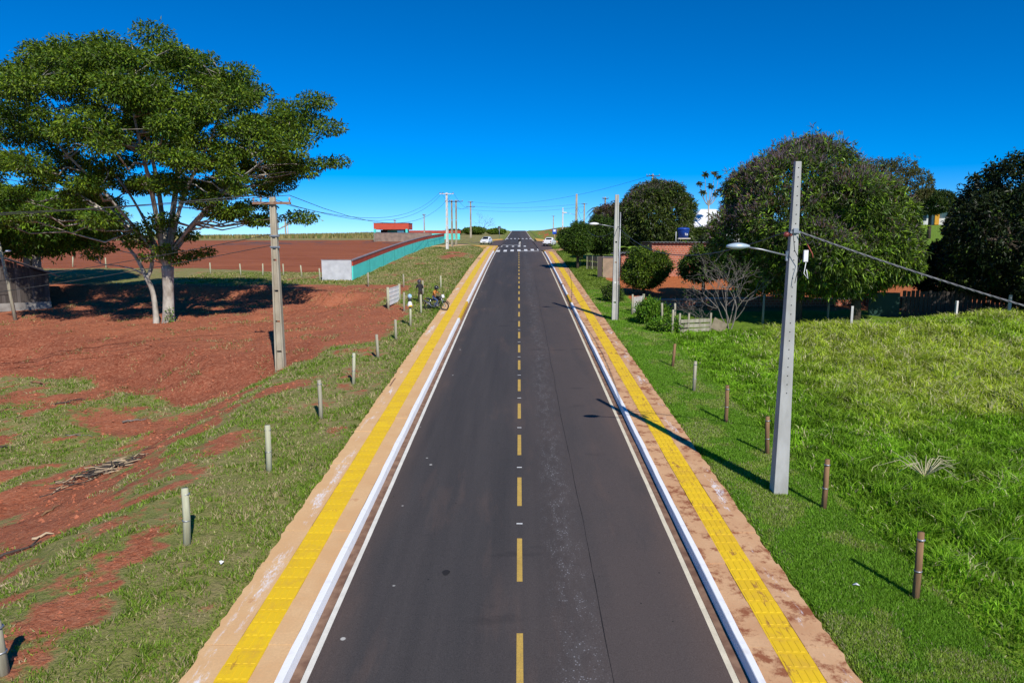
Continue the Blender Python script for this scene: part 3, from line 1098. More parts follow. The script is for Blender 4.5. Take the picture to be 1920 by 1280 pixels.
round_tree('fruit_tree', 27.4, 104, 4.3, 3.3, 'low dark green tree in front of the white house wall', 129, n=20000, skirt=.15, L=.42, W=.14, base=(.036, .058, .010), alt=(.08, .12, .014), pa=.3)
round_tree('street_tree', 6.7, 80, 5.5, 2.3, 'bushy feathery street tree beside the sidewalk, left of the pair', 30, n=20000, skirt=.28, L=.26, W=.10, base=(.034, .070, .008), alt=(.085, .15, .012), pa=.35, mt=LEAF, lumps=40)
round_tree('street_tree', 9.6, 82, 6.0, 3.0, 'darker street tree behind the sidewalk, right of the pair', 31, n=24000, skirt=.25, L=.28, W=.10, base=(.030, .056, .010), alt=(.075, .14, .012), pa=.3, mt=LEAF, lumps=40)
round_tree('orange_tree', 10.3, 57.6, 4.2, 2.25, 'round glossy fruit tree in front of the brick house', 32, n=26000, skirt=.12, L=.17, W=.085, base=(.045, .085, .008), alt=(.13, .20, .016), pa=.33, whorl=5, droop=.2)
round_tree('fruit_tree', 15.2, 57.5, 4.6, 2.0, 'loose leafy fruit tree before the right half of the brick house', 33, n=11000, skirt=.22, L=.22, W=.10, base=(.04, .08, .010), alt=(.12, .19, .016), pa=.35, shell=1.5, droop=.25)
round_tree('fruit_tree', 18.6, 56.5, 4.0, 2.2, 'leafy young tree half hidden by the flowering mango', 34, n=11000, skirt=.2, L=.22, W=.10, base=(.035, .07, .010), alt=(.10, .17, .016), pa=.3, shell=1.4)
round_tree('shrub', 8.5, 44.2, 1.7, 1.05, 'bright green leafy shrub by the leaning fence', 35, n=7000, skirt=.0, L=.13, W=.09, base=(.075, .17, .010), alt=(.14, .27, .016), pa=.4, cat='shrub', mt=LEAF, bark=BARK_GREY)
round_tree('shrub', 9.1, 41.6, 1.0, 1.2, 'low spreading bright green shrub in front of the leafy one', 36, n=6000, skirt=.0, L=.13, W=.09, base=(.075, .17, .010), alt=(.14, .27, .016), pa=.4, cat='shrub', mt=LEAF, bark=BARK_GREY)
round_tree('shrub', 7.2, 53.6, 1.5, .8, 'dark flowering shrub beside the lamp pole', 37, n=4500, skirt=.0, L=.13, W=.07, base=(.035, .06, .010), alt=(.09, .16, .016), pa=.3, cat='shrub', bark=BARK_GREY)
round_tree('shrub', -16.5, 262, 3.6, 4.4, 'low green thicket at the crest left of the road', 38, n=6000, skirt=.0, L=.6, W=.3, base=(.075, .12, .014), alt=(.11, .18, .016), pa=.4, cat='shrub', mt=LEAF)
round_tree('shrub', -8.5, 268, 2.8, 3.6, 'small green thicket nearest the road at the crest', 39, n=4500, skirt=.0, L=.6, W=.3, base=(.085, .14, .014), alt=(.13, .20, .016), pa=.4, cat='shrub', mt=LEAF)
round_tree('shrub', -24, 258, 2.6, 3.2, 'dull green thicket farthest from the road at the crest', 40, n=3500, skirt=.0, L=.6, W=.3, base=(.06, .09, .014), alt=(.10, .14, .016), pa=.4, cat='shrub', mt=LEAF)
# left side
rt = round_tree('yard_tree', -45.0, 64.0, 10.4, 9.0, 'leafy green tree leaning over the grey wooden shed', 41, n=70000, skirt=.24, L=.40, W=.15, base=(.080, .150, .012), alt=(.16, .26, .016), pa=.36, mt=LEAF, bark=BARK_PALE, lumps=60, shell=1.5, stems=2, droop=.35)


def bare_tree(name, x, y, h, spread, label, seed, bark, leafy=0, lean=(0, 0)):
    rs = np.random.default_rng(seed)
    root = empty(name, (x, y, g(x, y) - .05), 0, label, 'tree')
    mb = MB()
    tips = []

    def grow(a, d, ln, r, lv):
        d = d / np.linalg.norm(d)
        b_ = a + d * ln
        mb.tube(curve_pts(a, b_, rs.normal(size=3) * ln * .10, 4), [r, r * .9, r * .8, r * .65], 5, False)
        if lv == 0:
            tips.append(b_)
            return
        for _ in range(rs.integers(2, 4)):
            nd = d + rs.normal(size=3) * np.array([.85, .7, .65]) * spread
            grow(b_, nd, ln * rs.uniform(.55, .85), r * .62, lv - 1)
    for k in range(4):
        grow(np.array([rs.normal() * .08, rs.normal() * .08, -.1]), np.array([rs.normal() * .45 + lean[0], rs.normal() * .3 + lean[1], 1.0]), h * .34, h * .0065 + .008, 4)
    mb.build('trunk', bark, root)
    if leafy:
        T = np.array(tips)
        C = np.repeat(T, leafy, 0) + rs.normal(size=(len(T) * leafy, 3)) * .16
        meshobj('crown', leaf_mesh('crown', C, .2, .1, palette(len(C), rs, (.05, .09, .012), .3), LEAF, rs), root)
    return root


bare_tree('bare_shrub', 12.6, 41.2, 5.0, .75, 'thin nearly leafless grey shrub before the orange yard', 51, BARK_GREY, 1, (-.1, 0))
bare_tree('bare_shrub', 13.6, 44.5, 5.6, .7, 'sparse-leaved branching shrub just behind the leafless one', 52, BARK_GREY, 2, (.2, 0))
bare_tree('bare_tree', -14.0, 268, 8.0, .6, 'small bare tree standing above the crest thicket', 53, BARK_GREY, 1)
bare_tree('bare_shrub', 11.0, 43.0, 2.6, .9, 'low tangle of pale dead branches by the fence', 54, BARK_GREY, 0, (.5, -.2))


def palm():
    x, y = 13.4, 116
    rs = np.random.default_rng(61)
    root = empty('palm_tree', (x, y, g(x, y) - .1), 0, 'slender palm tree with drooping fronds above the street trees', 'palm tree')
    MB().tube([(0, 0, 0), (.1, 0, 3), (.0, 0, 6.6)], [.22, .17, .15], 8).build('trunk', BARK_GREY, root)
    fr = bpy.data.objects
    for k in range(17):
        az = 2 * math.pi * k / 17 + rs.random() * .3
        el = rs.uniform(-.2, 1.15)
        pth = []
        for t_ in np.linspace(0, 1, 7):
            rr = 2.6 * t_ * math.cos(el * (1 - t_ * .4))
            pth.append(np.array([math.cos(az) * rr, math.sin(az) * rr, 6.5 + 2.4 * math.sin(el) * t_ - 2.3 * t_ ** 2.2]))
        mb = MB().tube(pth, [.03, .03, .025, .02, .016, .012, .008], 4, False)
        sd = np.array([-math.sin(az), math.cos(az), 0])
        for q in np.linspace(.15, 1, 22):
            i = min(int(q * 6), 5)
            f_ = q * 6 - i
            o = pth[i] * (1 - f_) + pth[i + 1] * f_
            for s in (-1, 1):
                e = o + sd * s * .55 * (1 - .5 * q) + (pth[i + 1] - pth[i]) * .5 + np.array([0, 0, -.28])
                ww = (pth[i + 1] - pth[i]) / np.linalg.norm(pth[i + 1] - pth[i]) * .045
                mb.add([o - ww, o + ww, e], [(0, 1, 2)])
        mb.build('frond', mat('palm_leaf', (.055, .075, .022), (.09, .10, .03), 3, .6, bmp=0), root)


palm()


def cecropia():
    x, y = 30.0, 112
    rs = np.random.default_rng(62)
    root = empty('cecropia_tree', (x, y, g(x, y) - .1), 0, 'thin tall tree with separate leaf rosettes beside the white roof', 'tree')
    mb = MB()
    mb.tube([(0, 0, 0), (.1, 0, 5), (0, 0, 8.0)], [.16, .13, .10], 7)
    tips = []
    for dx, dz in ((-1.7, 10.6), (-.9, 11.9), (.1, 10.2), (.7, 12.2), (1.3, 11.6), (1.5, 9.6), (1.0, 9.0), (-1.2, 9.2)):
        e = np.array([dx, rs.normal() * .5, dz])
        mb.tube(curve_pts((0, 0, 7.2), e, (dx * .3, 0, -.6), 5), [.08, .07, .055, .04, .03], 5, False)
        tips.append(e)
    mb.build('trunk', BARK_PALE, root)
    for e in tips:
        C = np.repeat(e[None], 60, 0) + rs.normal(size=(60, 3)) * .12
        D = rs.normal(size=(60, 3))
        D[:, 2] = D[:, 2] * .4 + .1
        meshobj('leaf_rosette', leaf_mesh('leaf_rosette', C, .6, .26, palette(60, rs, (.06, .085, .03), .25, (.16, .10, .08), .15), LEAF, rs, .2, .8, D), root)


cecropia()


def banana():
    x, y = 12.0, 74.5
    rs = np.random.default_rng(63)
    root = empty('banana_plant', (x, y, g(x, y) - .1), 0, 'banana plant with bright paddle leaves beside the brick house', 'plant')
    MB().tube([(0, 0, 0), (.05, 0, 2.4)], [.16, .1], 8).build('trunk', mat('banana_stem', (.2, .2, .06), None, 3, .7), root)
    for k in range(9):
        az = 2 * math.pi * k / 9 + rs.random() * .5
        vs, fs = [], []
        sd = np.array([-math.sin(az), math.cos(az), 0])
        for i, t_ in enumerate(np.linspace(0, 1, 8)):
            c = np.array([math.cos(az) * 1.7 * t_, math.sin(az) * 1.7 * t_, 2.2 + 2.3 * t_ - 1.7 * t_ ** 2])
            wd = .34 * math.sin(math.pi * min(1, .12 + t_ * .88)) ** .6
            vs += [c - sd * wd + np.array([0, 0, -.08]), c, c + sd * wd + np.array([0, 0, -.08])]
            if i:
                o = 3 * i - 3
                fs += [(o, o + 1, o + 4, o + 3), (o + 1, o + 2, o + 5, o + 4)]
        MB().add(vs, fs, True).build('leaf', mat('banana_leaf', (.14, .25, .02), (.20, .28, .03), 2, .5, bmp=0), root)


banana()


# ------------------------------------------------------------------ grass
def blades(name, x, y, h, wd, cols, rs, lean=.5, segs=1, mt=None):
    n = len(x)
    z = G(x, y) - .02
    az = rs.uniform(0, 2 * math.pi, n)
    sd = np.stack([np.cos(az), np.sin(az), 0 * az], 1)
    la = rs.uniform(0, 2 * math.pi, n)
    ld = np.stack([np.cos(la), np.sin(la), 0 * la], 1) * (lean * rs.random(n) * h)[:, None]
    b_ = np.stack([x, y, z], 1)
    up = np.array([[0, 0, 1.]])
    if segs == 1:
        V = np.stack([b_ - sd * wd[:, None], b_ + sd * wd[:, None], b_ + up * h[:, None] + ld], 1).reshape(-1, 3)
        F = np.arange(3 * n).reshape(n, 3)
        me = fastmesh(name, V, F, mt or BLADE, np.repeat(cols, 3, 0))
    else:
        mid = b_ + up * (h * .62)[:, None] + ld * .35
        tip = b_ + up * (h * .90)[:, None] + ld * 1.25
        V = np.stack([b_ - sd * wd[:, None], b_ + sd * wd[:, None], mid + sd * wd[:, None] * .8, mid - sd * wd[:, None] * .8, tip], 1).reshape(-1, 3)
        o = np.arange(n)[:, None] * 5
        F = np.concatenate([o + np.array([[0, 1, 2]]), o + np.array([[0, 2, 3]]), o + np.array([[3, 2, 4]])])
        me = fastmesh(name, V, F, mt or BLADE, np.repeat(cols, 5, 0))
    return meshobj(name, me)


def scatter(n, x0, x1, y0, y1, rs, pw=1.0):
    """more points near the camera"""
    y = y0 * (y1 / y0) ** (rs.random(n) ** pw)
    x = rs.uniform(x0, x1, n)
    keep = np.abs(x) < (y + 2.5) * .86 + 1.5
    return x[keep], y[keep]


rs = np.random.default_rng(71)
# mown verge on the right
x, y = scatter(330000, 5.62, 8.6, 8.2, 60, rs, 1.1)
edge = 5.66 + .10 * fbm(x * 0, y, 1.6, 3, 44)
k = (x > edge) & (zones(x, y)[5] < .45)
x, y = x[k], y[k]
pn = fbm(x, y, .9, 4, 33)
c = np.where((pn > .56)[:, None], np.array([[.26, .38, .050]]), np.array([[.175, .345, .026]])) * (1 + .28 * rs.normal(size=(len(x), 1)))
straw = rs.random(len(x)) < np.clip((pn - .45) * .9, .01, .25)
c[straw] = np.array([[.42, .38, .22]]) * (1 + .15 * rs.normal(size=(straw.sum(), 1)))
o = blades('verge_grass', x, y, (.045 + .05 * rs.random(len(x))) * (1 + y / 60), .008 + .00055 * y + .004 * rs.random(len(x)), np.clip(c, .01, .8), rs, 1.1)
tag(o, 'short green verge grass between right sidewalk and fence posts', 'grass', kind='stuff')
# tall meadow beyond the right posts
x, y = scatter(340000, 8.0, 36, 9.5, 44.5, rs, .8)
ed = 8.15 + .7 * (fbm(x, y, .5, 3, 51) - .5) - .012 * (y - 12)
bnd = 40.9 + 1.2 * (fbm(x, y, .4, 3, 52) - .5) + 1.6 * ss(19, 25, x)
k = (x > ed) & (y < bnd)
x, y = x[k], y[k]
n1 = fbm(x, y, .22, 4, 53)
n2 = fbm(x, y, .8, 3, 54)
grow = ss(ed[k], ed[k] + 1.6, x)
yel = np.clip(ss(.42, .62, n1) * ss(9, 17, x) * ss(17, 26, y) + ss(16, 24, x) * ss(20, 32, y) * .5, 0, 1)
cg = np.array([[.225, .43, .022]]) * (1 - yel[:, None]) + np.array([[.47, .60, .055]]) * yel[:, None]
c = cg * (.28 + 1.15 * fbm(x, y, 1.7, 3, 58)[:, None]) * (.72 + .5 * n2[:, None]) * (1 + .25 * rs.normal(size=(len(x), 1)))
straw = rs.random(len(x)) < .02 + .20 * yel + .10 * ss(.56, .68, n2)
c[straw] = np.array([[.60, .56, .30]]) * (1 + .15 * rs.normal(size=(straw.sum(), 1)))
n6 = fbm(x, y, 1.5, 3, 57)
hh = (.07 + .12 * grow + .17 * grow * ss(.35, .65, n1) + .08 * yel) * (.6 + .8 * ss(.3, .7, n6)) * rs.uniform(.55, 1.25, len(x)) * (1 - .3 * (y < 14))
o = blades('meadow_grass', x, y, hh, .0075 + .00045 * y + .0035 * rs.random(len(x)), np.clip(c, .01, .8), rs, 1.0, 2)
tag(o, 'tall lush green meadow grass beyond the right fence posts', 'grass', kind='stuff')
# thin turf on the left verge and hollow
x, y = scatter(600000, -30, -5.62, 8.2, 64, rs, .95)
dz_, _, dry, fld, _, _, _ = zones(x, y)
edge = -5.66 - .12 * fbm(x * 0, y, 1.4, 3, 45)
nn = fbm(x, y, 1.6, 4, 34)
k = (x < edge) & (dz_ + (nn - .5) * 1.7 < .36) & (fld < .4) & (rs.random(len(x)) < .25 + .75 * ss(.36, .52, nn))
x, y, dry, nn = x[k], y[k], dry[k], nn[k]
c = np.array([[.175, .275, .028]]) * (1 + .3 * rs.normal(size=(len(x), 1)))
pn = fbm(x, y, .55, 4, 35)
st = rs.random(len(x)) < .06 + .34 * dry + .22 * ss(.5, .65, pn)
c[st] = np.array([[.46, .38, .21]]) * (1 + .18 * rs.normal(size=(st.sum(), 1)))
o = blades('turf', x, y, (.035 + .05 * rs.random(len(x)) + .05 * ss(.5, .65, nn)) * (1 + y / 60), .008 + .00055 * y + .004 * rs.random(len(x)), np.clip(c, .01, .8), rs, 1.2)
tag(o, 'thin patchy green and straw-coloured turf left of the road', 'grass', kind='stuff')
# farther turf: grassy slope below the teal wall, both verges to the crossing
x, y = scatter(110000, -34, 9.0, 60, 125, rs, .9)
dz_, _, dry, fld, _, yd, _ = zones(x, y)
nn = fbm(x, y, .7, 4, 36)
k = ((x < -5.75) | (x > 5.75)) & (dz_ + (nn - .5) * .9 < .36) & (fld < .35) & (yd < .4) & ~((x < -16.1) & (y > 75))
x, y, dry, nn = x[k], y[k], dry[k], nn[k]
c = np.array([[.14, .21, .022]]) * (1 + .25 * rs.normal(size=(len(x), 1)))
st = (rs.random(len(x)) < .15 + .6 * dry) & (x < 0)
c[st] = np.array([[.42, .36, .17]]) * (1 + .18 * rs.normal(size=(st.sum(), 1)))
o = blades('far_turf', x, y, .10 + .14 * rs.random(len(x)) * ss(.4, .65, nn), .05 + .03 * rs.random(len(x)), np.clip(c, .01, .8), rs, 1.0)
tag(o, 'distant grassy slope below the teal wall', 'grass', kind='stuff')
# dry standing crop along the left skyline
n = 26000
y = rs.uniform(205, 300, n)
x = rs.uniform(-260, -24, n)
k = (np.abs(x) < y * .85) & (zones(x, y)[3] < .3)
x, y = x[k], y[k]
c = np.array([[.34, .28, .11]]) * (1 + .2 * rs.normal(size=(len(x), 1)))
gr = rs.random(len(x)) < .2
c[gr] = np.array([[.16, .2, .05]])
o = blades('dry_crop', x, y, rs.uniform(.7, 1.5, len(x)), rs.uniform(.2, .4, len(x)), np.clip(c, .02, .8), rs, .4)
tag(o, 'pale dry crop standing along the left skyline', 'crop', kind='stuff')
# dry tufts on the bank
x = rs.uniform(-36, -8.5, 60000)
y = rs.uniform(31, 62, 60000)
tn = fbm(x, y, 1.1, 4, 61)
k = (zones(x, y)[0] > .5) & (tn > .645)
x, y = x[k], y[k]
c = np.array([[.42, .30, .15]]) * (1 + .25 * rs.normal(size=(len(x), 1)))
gk = rs.random(len(x)) < .22
c[gk] = np.array([[.14, .19, .03]])
o = blades('bank_tufts', x, y, .05 + .14 * rs.random(len(x)), .02 + .02 * rs.random(len(x)), np.clip(c, .02, .8), rs, 1.4)
tag(o, 'dry straw tufts scattered on the red bank', 'grass', kind='stuff')
# clods and stones on the red bank
n = 16000
x = rs.uniform(-36, -8, n)
y = rs.uniform(10, 62, n)
dz_ = zones(x, y)[0]
k = dz_ > .55
x, y = x[k], y[k]
n = len(x)
r_ = .025 + .07 * rs.random(n) ** 4
octa = np.array([[1, 0, 0], [-1, 0, 0], [0, 1, 0], [0, -1, 0], [0, 0, .7], [0, 0, -.7]])
V = (octa[None] * rs.uniform(.6, 1.3, (n, 6, 1)) * r_[:, None, None] * rs.uniform(.7, 1.4, (n, 1, 3)) + np.stack([x, y, G(x, y) + .01], 1)[:, None]).reshape(-1, 3)
ft = np.array([[0, 2, 4], [2, 1, 4], [1, 3, 4], [3, 0, 4], [2, 0, 5], [1, 2, 5], [3, 1, 5], [0, 3, 5]])
F = (np.arange(n)[:, None, None] * 6 + ft[None]).reshape(-1, 3)
o = meshobj('soil_clods', fastmesh('soil_clods', V, F, mat('clod_earth', (.32, .095, .046), (.43, .15, .08), 1.2, .95, True)))
tag(o, 'loose red clods scattered over the bare bank', 'soil', kind='stuff')


# ------------------------------------------------------------------ built things
CONCP = mat('weathered_pole_concrete', (.50, .49, .44), (.38, .36, .32), 3, .9, stretch=(1, 1, .35), bmp=.2)
CONCG = mat('grey_pole_concrete', (.44, .44, .42), (.33, .325, .30), 3, .9, stretch=(1, 1, .35), bmp=.2)
CONCL = mat('stained_pole_concrete', (.46, .40, .30), (.30, .25, .18), 2.4, .9, stretch=(1, 1, .35), bmp=.25)
CONCW = mat('whitewashed_pole_concrete', (.70, .68, .64), (.55, .52, .47), 3, .85, stretch=(1, 1, .35), bmp=.15)
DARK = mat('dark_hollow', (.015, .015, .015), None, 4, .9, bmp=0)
STEEL = mat('galvanised_steel', (.42, .43, .45), (.30, .31, .33), 5, .45, metal=.7, bmp=.05)
CABLE = mat('black_cable', (.03, .03, .032), (.05, .05, .05), 5, .55, bmp=0)
CABLEG = mat('grey_twisted_cable', (.20, .20, .21), (.12, .12, .13), 9, .55, bmp=0)
WOODG = mat('weathered_grey_wood', (.40, .37, .27), (.24, .21, .15), 7, .9, stretch=(1, 1, .12), bmp=.5)
WOODB = mat('brown_round_wood', (.27, .155, .075), (.15, .085, .045), 8, .9, stretch=(1, 1, .15), bmp=.5)
WOODGR = mat('greenish_pale_wood', (.47, .47, .33), (.33, .31, .20), 7, .9, stretch=(1, 1, .12), bmp=.4)
WOODDK = mat('old_dark_wood', (.085, .068, .058), (.045, .036, .031), 5, .9, stretch=(3, 3, .15), bmp=.5)
WHITE = mat('white_paint', (.80, .80, .80), (.70, .70, .68), 4, .5, bmp=.05)
IRON = mat('rusty_crossarm', (.30, .20, .14), (.22, .10, .06), 6, .85, bmp=.3)
LAMPB = mat('pale_blue_lamp_shell', (.50, .60, .66), (.42, .52, .58), 3, .35, bmp=0, metal=.2)
PORC = mat('insulator_porcelain', (.45, .40, .38), (.3, .26, .25), 4, .3, bmp=0)


def lamp(root, z, dx, dz, size=1.0, tipmat=None):
    """street light on an arm towards -x (dx<0)"""
    ar = MB().tube([(-.12, 0, z), (dx * .6, 0, z + dz * .75), (dx * .86, 0, z + dz)], .024, 6).box((-.14, 0, z), (.05, .08, .26)).build('lamp_arm', STEEL, root)
    hd = MB()
    L = .62 * size
    c = (dx * .86 - L * .45, 0, z + dz + .03)
    prof = []
    for i, t_ in enumerate(np.linspace(0, 1, 9)):
        prof.append((.17 * size * math.sin(math.pi * (.08 + .86 * t_)) ** .7, (t_ - .5) * L))
    hd.lathe(prof, 12, c, 1.0, .55, axis='X')
    hd.build('lamp_head', tipmat or LAMPB, root)
    return hd


def square_pole(name, x, y, h, w0, w1, mt, label, arms=(), slots=(), holes=False, lean=(0, 0), ratio=.8, zoff=0):
    root = empty(name, (x, y, g(x, y) - .08 + zoff), 0, label, 'utility pole')
    root.rotation_euler = (lean[1], lean[0], 0)

    def wd(z):
        return w0 + (w1 - w0) * z / h
    if slots:
        # double-T pole: two rails with a recessed web that is pierced by slots
        zs = [-.4] + [k for s_ in slots for k in (s_ - .05, s_ + .05)] + [h]
        for s_ in (-1, 1):
            mb = MB()
            mb.add([(s_ * wd(z) / 2 + ox, oy * wd(z) * ratio / 2, z) for z in (-.4, h) for ox, oy in ((-s_ * .075, -1), (0, -1), (0, 1), (-s_ * .075, 1))],
                   [(0, 1, 2, 3), (4, 5, 6, 7), (0, 1, 5, 4), (1, 2, 6, 5), (2, 3, 7, 6), (3, 0, 4, 7)])
            mb.build('rail', mt, root)
        for a, b_ in zip(zs[::2], zs[1::2]):
            wa, wb = wd(a) - .14, wd(b_) - .14
            mb = MB()
            mb.add([(s1 * ww / 2, s2 * .06, z) for z, ww in ((a, wa), (b_, wb)) for s1, s2 in ((-1, -1), (1, -1), (1, 1), (-1, 1))],
                   [(0, 1, 2, 3), (4, 5, 6, 7), (0, 1, 5, 4), (1, 2, 6, 5), (2, 3, 7, 6), (3, 0, 4, 7)])
            mb.build('web', mt, root)
    else:
        mb = MB()
        mb.add([(s1 * wd(z) / 2, s2 * wd(z) * ratio / 2, z) for z in (-.4, h) for s1, s2 in ((-1, -1), (1, -1), (1, 1), (-1, 1))],
               [(0, 1, 2, 3), (4, 5, 6, 7), (0, 1, 5, 4), (1, 2, 6, 5), (2, 3, 7, 6), (3, 0, 4, 7)])
        mb.build('shaft', mt, root, bevel=.012)
    if holes:
        for k in range(26):
            z = h - .16 - k * .235
            mb = MB().lathe([(.015, -.006), (.015, .004)], 8, (0.005, -wd(z) * ratio / 2, z), axis='Y')
            mb.build('bolt_hole', DARK, root)
    for z, ln, am in arms:
        MB().box((0, -wd(z) * ratio / 2 - .06, z), (ln, .11, .12)).build('crossarm', am, root)
        for q in (-.47, -.28, .47):
            MB().lathe([(.03, 0), (.03, .06), (.065, .08), (.05, .14), (.065, .16), (.03, .22)], 8, (q * ln, -wd(z) * ratio / 2 - .06, z + .06)).build('insulator', PORC, root)
    return root


# right foreground pole
rp = square_pole('lamp_pole', 7.13, 18.35, 8.95, .39, .155, CONCG, 'tall square concrete lamp pole standing in the right verge, nearest the camera', holes=True, ratio=.9)
lamp(rp, 6.55, -1.35, .22, .95)
MB().box((0, 0, 7.16), (.26, .24, .06)).box((0, -.14, 7.2), (.12, .05, .12)).build('cable_clamp', STEEL, rp)
MB().box((.30, -.12, 6.55), (.11, .06, .30)).build('meter_tag', WHITE, rp)
jw = MB()
jw.tube([(.1, -.2, 7.15), (.3, -.25, 6.85), (.45, -.15, 6.95), (.55, -.1, 6.75)], .012, 5)
jw.build('jumper_wire', CABLE, rp)
MB().tube([(-.1, -.2, 7.2), (-.05, -.26, 6.7), (.12, -.24, 6.4), (.05, -.24, 6.1), (.02, -.22, 5.85)], .010, 5).build('jumper_wire', CABLE, rp)
MB().tube([(.32, -.12, 6.4), (.28, -.12, 6.1), (.40, -.12, 5.95), (.34, -.12, 6.2)], .011, 5).build('jumper_wire', WHITE, rp)
MB().tube([(.34, -.08, 6.85), (.5, -.05, 6.6), (.52, -.05, 6.5)], .014, 5).build('jumper_wire', mat('red_insulation', (.42, .10, .07), None, 5, .6, bmp=0), rp)
MB().lathe([(.0, 0), (.07, .03), (.07, .10), (.03, .16), (.07, .2), (.0, .24)], 8, (-.28, -.05, 7.1), axis='X').build('strain_insulator', mat('brown_glaze', (.22, .05, .04), None, 4, .3, bmp=0), rp)

rp2 = square_pole('lamp_pole', 6.26, 45.33, 8.2, .36, .24, CONCP, 'concrete lamp pole with street light beside the shrub, second on the right', slots=(1.3, 2.6, 3.9, 5.2), ratio=.75)
lamp(rp2, 6.15, -1.35, .18, 1.0, WHITE)
MB().tube([(.25, .05, 0), (.25, .05, 7.1)], .045, 7).build('conduit', STEEL, rp2)
rp3 = square_pole('lamp_pole', 8.4, 103.2, 8.7, .40, .27, CONCL, 'concrete lamp pole with street light, farthest on the right roadside', ratio=.8)
lamp(rp3, 5.7, -1.6, .28, 1.2, WHITE)

lp = square_pole('utility_pole', -12.26, 34.99, 8.75, .47, .26, CONCL, 'stained concrete utility pole with rusty crossarm at the red bank', arms=[(8.45, 1.9, IRON)], slots=(1.0, 2.55, 4.1, 5.65), ratio=.8)
for z in (6.3, 6.85):
    MB().box((0, 0, z), (.40, .34, .07)).box((.24, -.1, z), (.10, .08, .08)).build('cable_band', STEEL, lp)
wp = square_pole('utility_pole', -11.88, 116.08, 9.3, .48, .30, CONCW, 'whitewashed utility pole with crossarm below the teal wall', arms=[(9.1, 2.3, CONCW)], slots=(1.2, 2.6, 4.0, 5.4, 6.8))
pa_ = square_pole('utility_pole', -12.07, 126.5, 8.4, .40, .28, WOODG, 'brown utility pole just behind the whitewashed one, left of the pair', arms=[(8.1, 2.4, WOODDK)], slots=(1.2, 3.0, 4.8))
pb_ = square_pole('utility_pole', -12.02, 134.7, 8.6, .40, .28, WOODG, 'brown utility pole just behind the whitewashed one, right of the pair', arms=[(8.3, 2.6, WOODDK)], slots=(1.2, 3.0, 4.8))
p3_ = square_pole('utility_pole', -14.34, 209.4, 10.8, .55, .40, CONCL, 'tall utility pole with two crossarms beyond the crossing on the left', arms=[(10.5, 1.6, WOODDK), (9.2, 2.6, WOODDK)])
FARPOLES = [(-24.0, 178, 6.6, 'short utility pole rising behind the far end of the teal wall', .8), (-42, 238, 5.6, 'thin far utility pole behind the red building', .9), (-82, 246, 7.8, 'dark thin utility pole on the left skyline', .9),
            (-86.5, 262, 4.8, 'pale thin utility pole on the left skyline beside the dark one', 0), (15.6, 250, 8.6, 'white concrete pole on the right skyline', 0), (16.2, 330, 6.2, 'small far pole with short crossarm on the right skyline', 1.6),
            (19.0, 205, 9.0, 'thin pole with crossarm just right of the far lamp pole', 1.6), (14.9, 122, 8.8, 'wooden pole standing in front of the palm', 1.0), (22.4, 119, 12.4, 'pale pole with crossarm rising above the broad mango', 2.2)]
for i, (x, y, h, lb, arm) in enumerate(FARPOLES):
    square_pole('utility_pole', x, y, h, .36 if y < 200 else .5, .22 if y < 200 else .34, CONCW if 'white' in lb or 'pale' in lb else (WOODG if 'wooden' in lb else CONCL), lb, arms=[(h - .3, arm, WOODDK)] if arm else ())
# leaning yard lamp post
lq = empty('yard_lamp_post', (-34.7, 47.2, g(-34.7, 47.2) - .1), 0, 'leaning grey wooden lamp post in front of the shed', 'lamp post')
MB().tube([(0, 0, -.2), (-.28, 0, 2.6), (-.62, 0, 5.4)], [.13, .11, .09], 8).build('shaft', WOODG, lq)
MB().tube([(-.55, 0, 4.6), (-.2, 0, 4.75)], .02, 5).build('lamp_arm', STEEL, lq)
MB().lathe([(.02, -.2), (.10, -.12), (.11, .1), (.03, .22)], 10, (-.05, 0, 4.8), 1, .6, axis='X').build('lamp_head', WHITE, lq)


def wire(a, b_, sag, r, label, mt=CABLE, name='power_cable', n=14):
    a, b_ = Vector(a), Vector(b_)
    pts = []
    for i in range(n + 1):
        t_ = i / n
        q = a.lerp(b_, t_)
        q.z -= 4 * sag * t_ * (1 - t_)
        pts.append(q)
    o = MB().tube(pts, r, 5, False).build(name, mt)
    return tag(o, label, 'cable')


zl = g(-12.26, 34.99) + 8.75
zw = g(-11.88, 116.08) + 9.3
for i, (dx, lb) in enumerate(((-.9, 'left'), (-.5, 'middle'), (.9, 'right'))):
    wire((-12.26 + dx, 34.8, zl), (-11.88 + dx * 1.15, 115.9, zw), 2.4 + .25 * i, .016, 'overhead wire from the red bank pole to the whitewashed pole, %s of three' % lb)
    wire((-12.26 + dx, 34.8, zl), (-62 + dx, 20, zl - 1.0 + .4 * i), 1.3, .016, 'overhead wire crossing the big tree towards the left, %s of three' % ('top', 'middle', 'bottom')[i])
    wire((-11.88 + dx * 1.15, 115.9, zw), (-14.34 + dx * 1.3, 209.2, g(-14.34, 209.4) + 9.2), 1.6, .02, 'overhead wire from the whitewashed pole over the crossing, %s of three' % lb)
wire((-12.4, 34.9, zl - 1.9), (-52, 33.5, 4.2), 1.0, .018, 'upper low cable running left past the shed from the bank pole')
wire((-12.4, 34.9, zl - 2.45), (-52, 32.8, 3.4), .9, .018, 'lower low cable running left past the shed from the bank pole')
z3 = g(-14.34, 209.4)
wire((-14.3, 209.3, z3 + 10.6), (22.4, 118.9, g(22.4, 119) + 12.2), 2.2, .022, 'high wire crossing above the road to the pole over the mango')
wire((-14.3, 209.3, z3 + 9.3), (19.0, 204.8, g(19, 205) + 8.8), .8, .025, 'upper cross-road wire between the far poles')
wire((-14.3, 209.3, z3 + 8.2), (19.0, 204.8, g(19, 205) + 7.9), .9, .025, 'lower cross-road wire between the far poles')
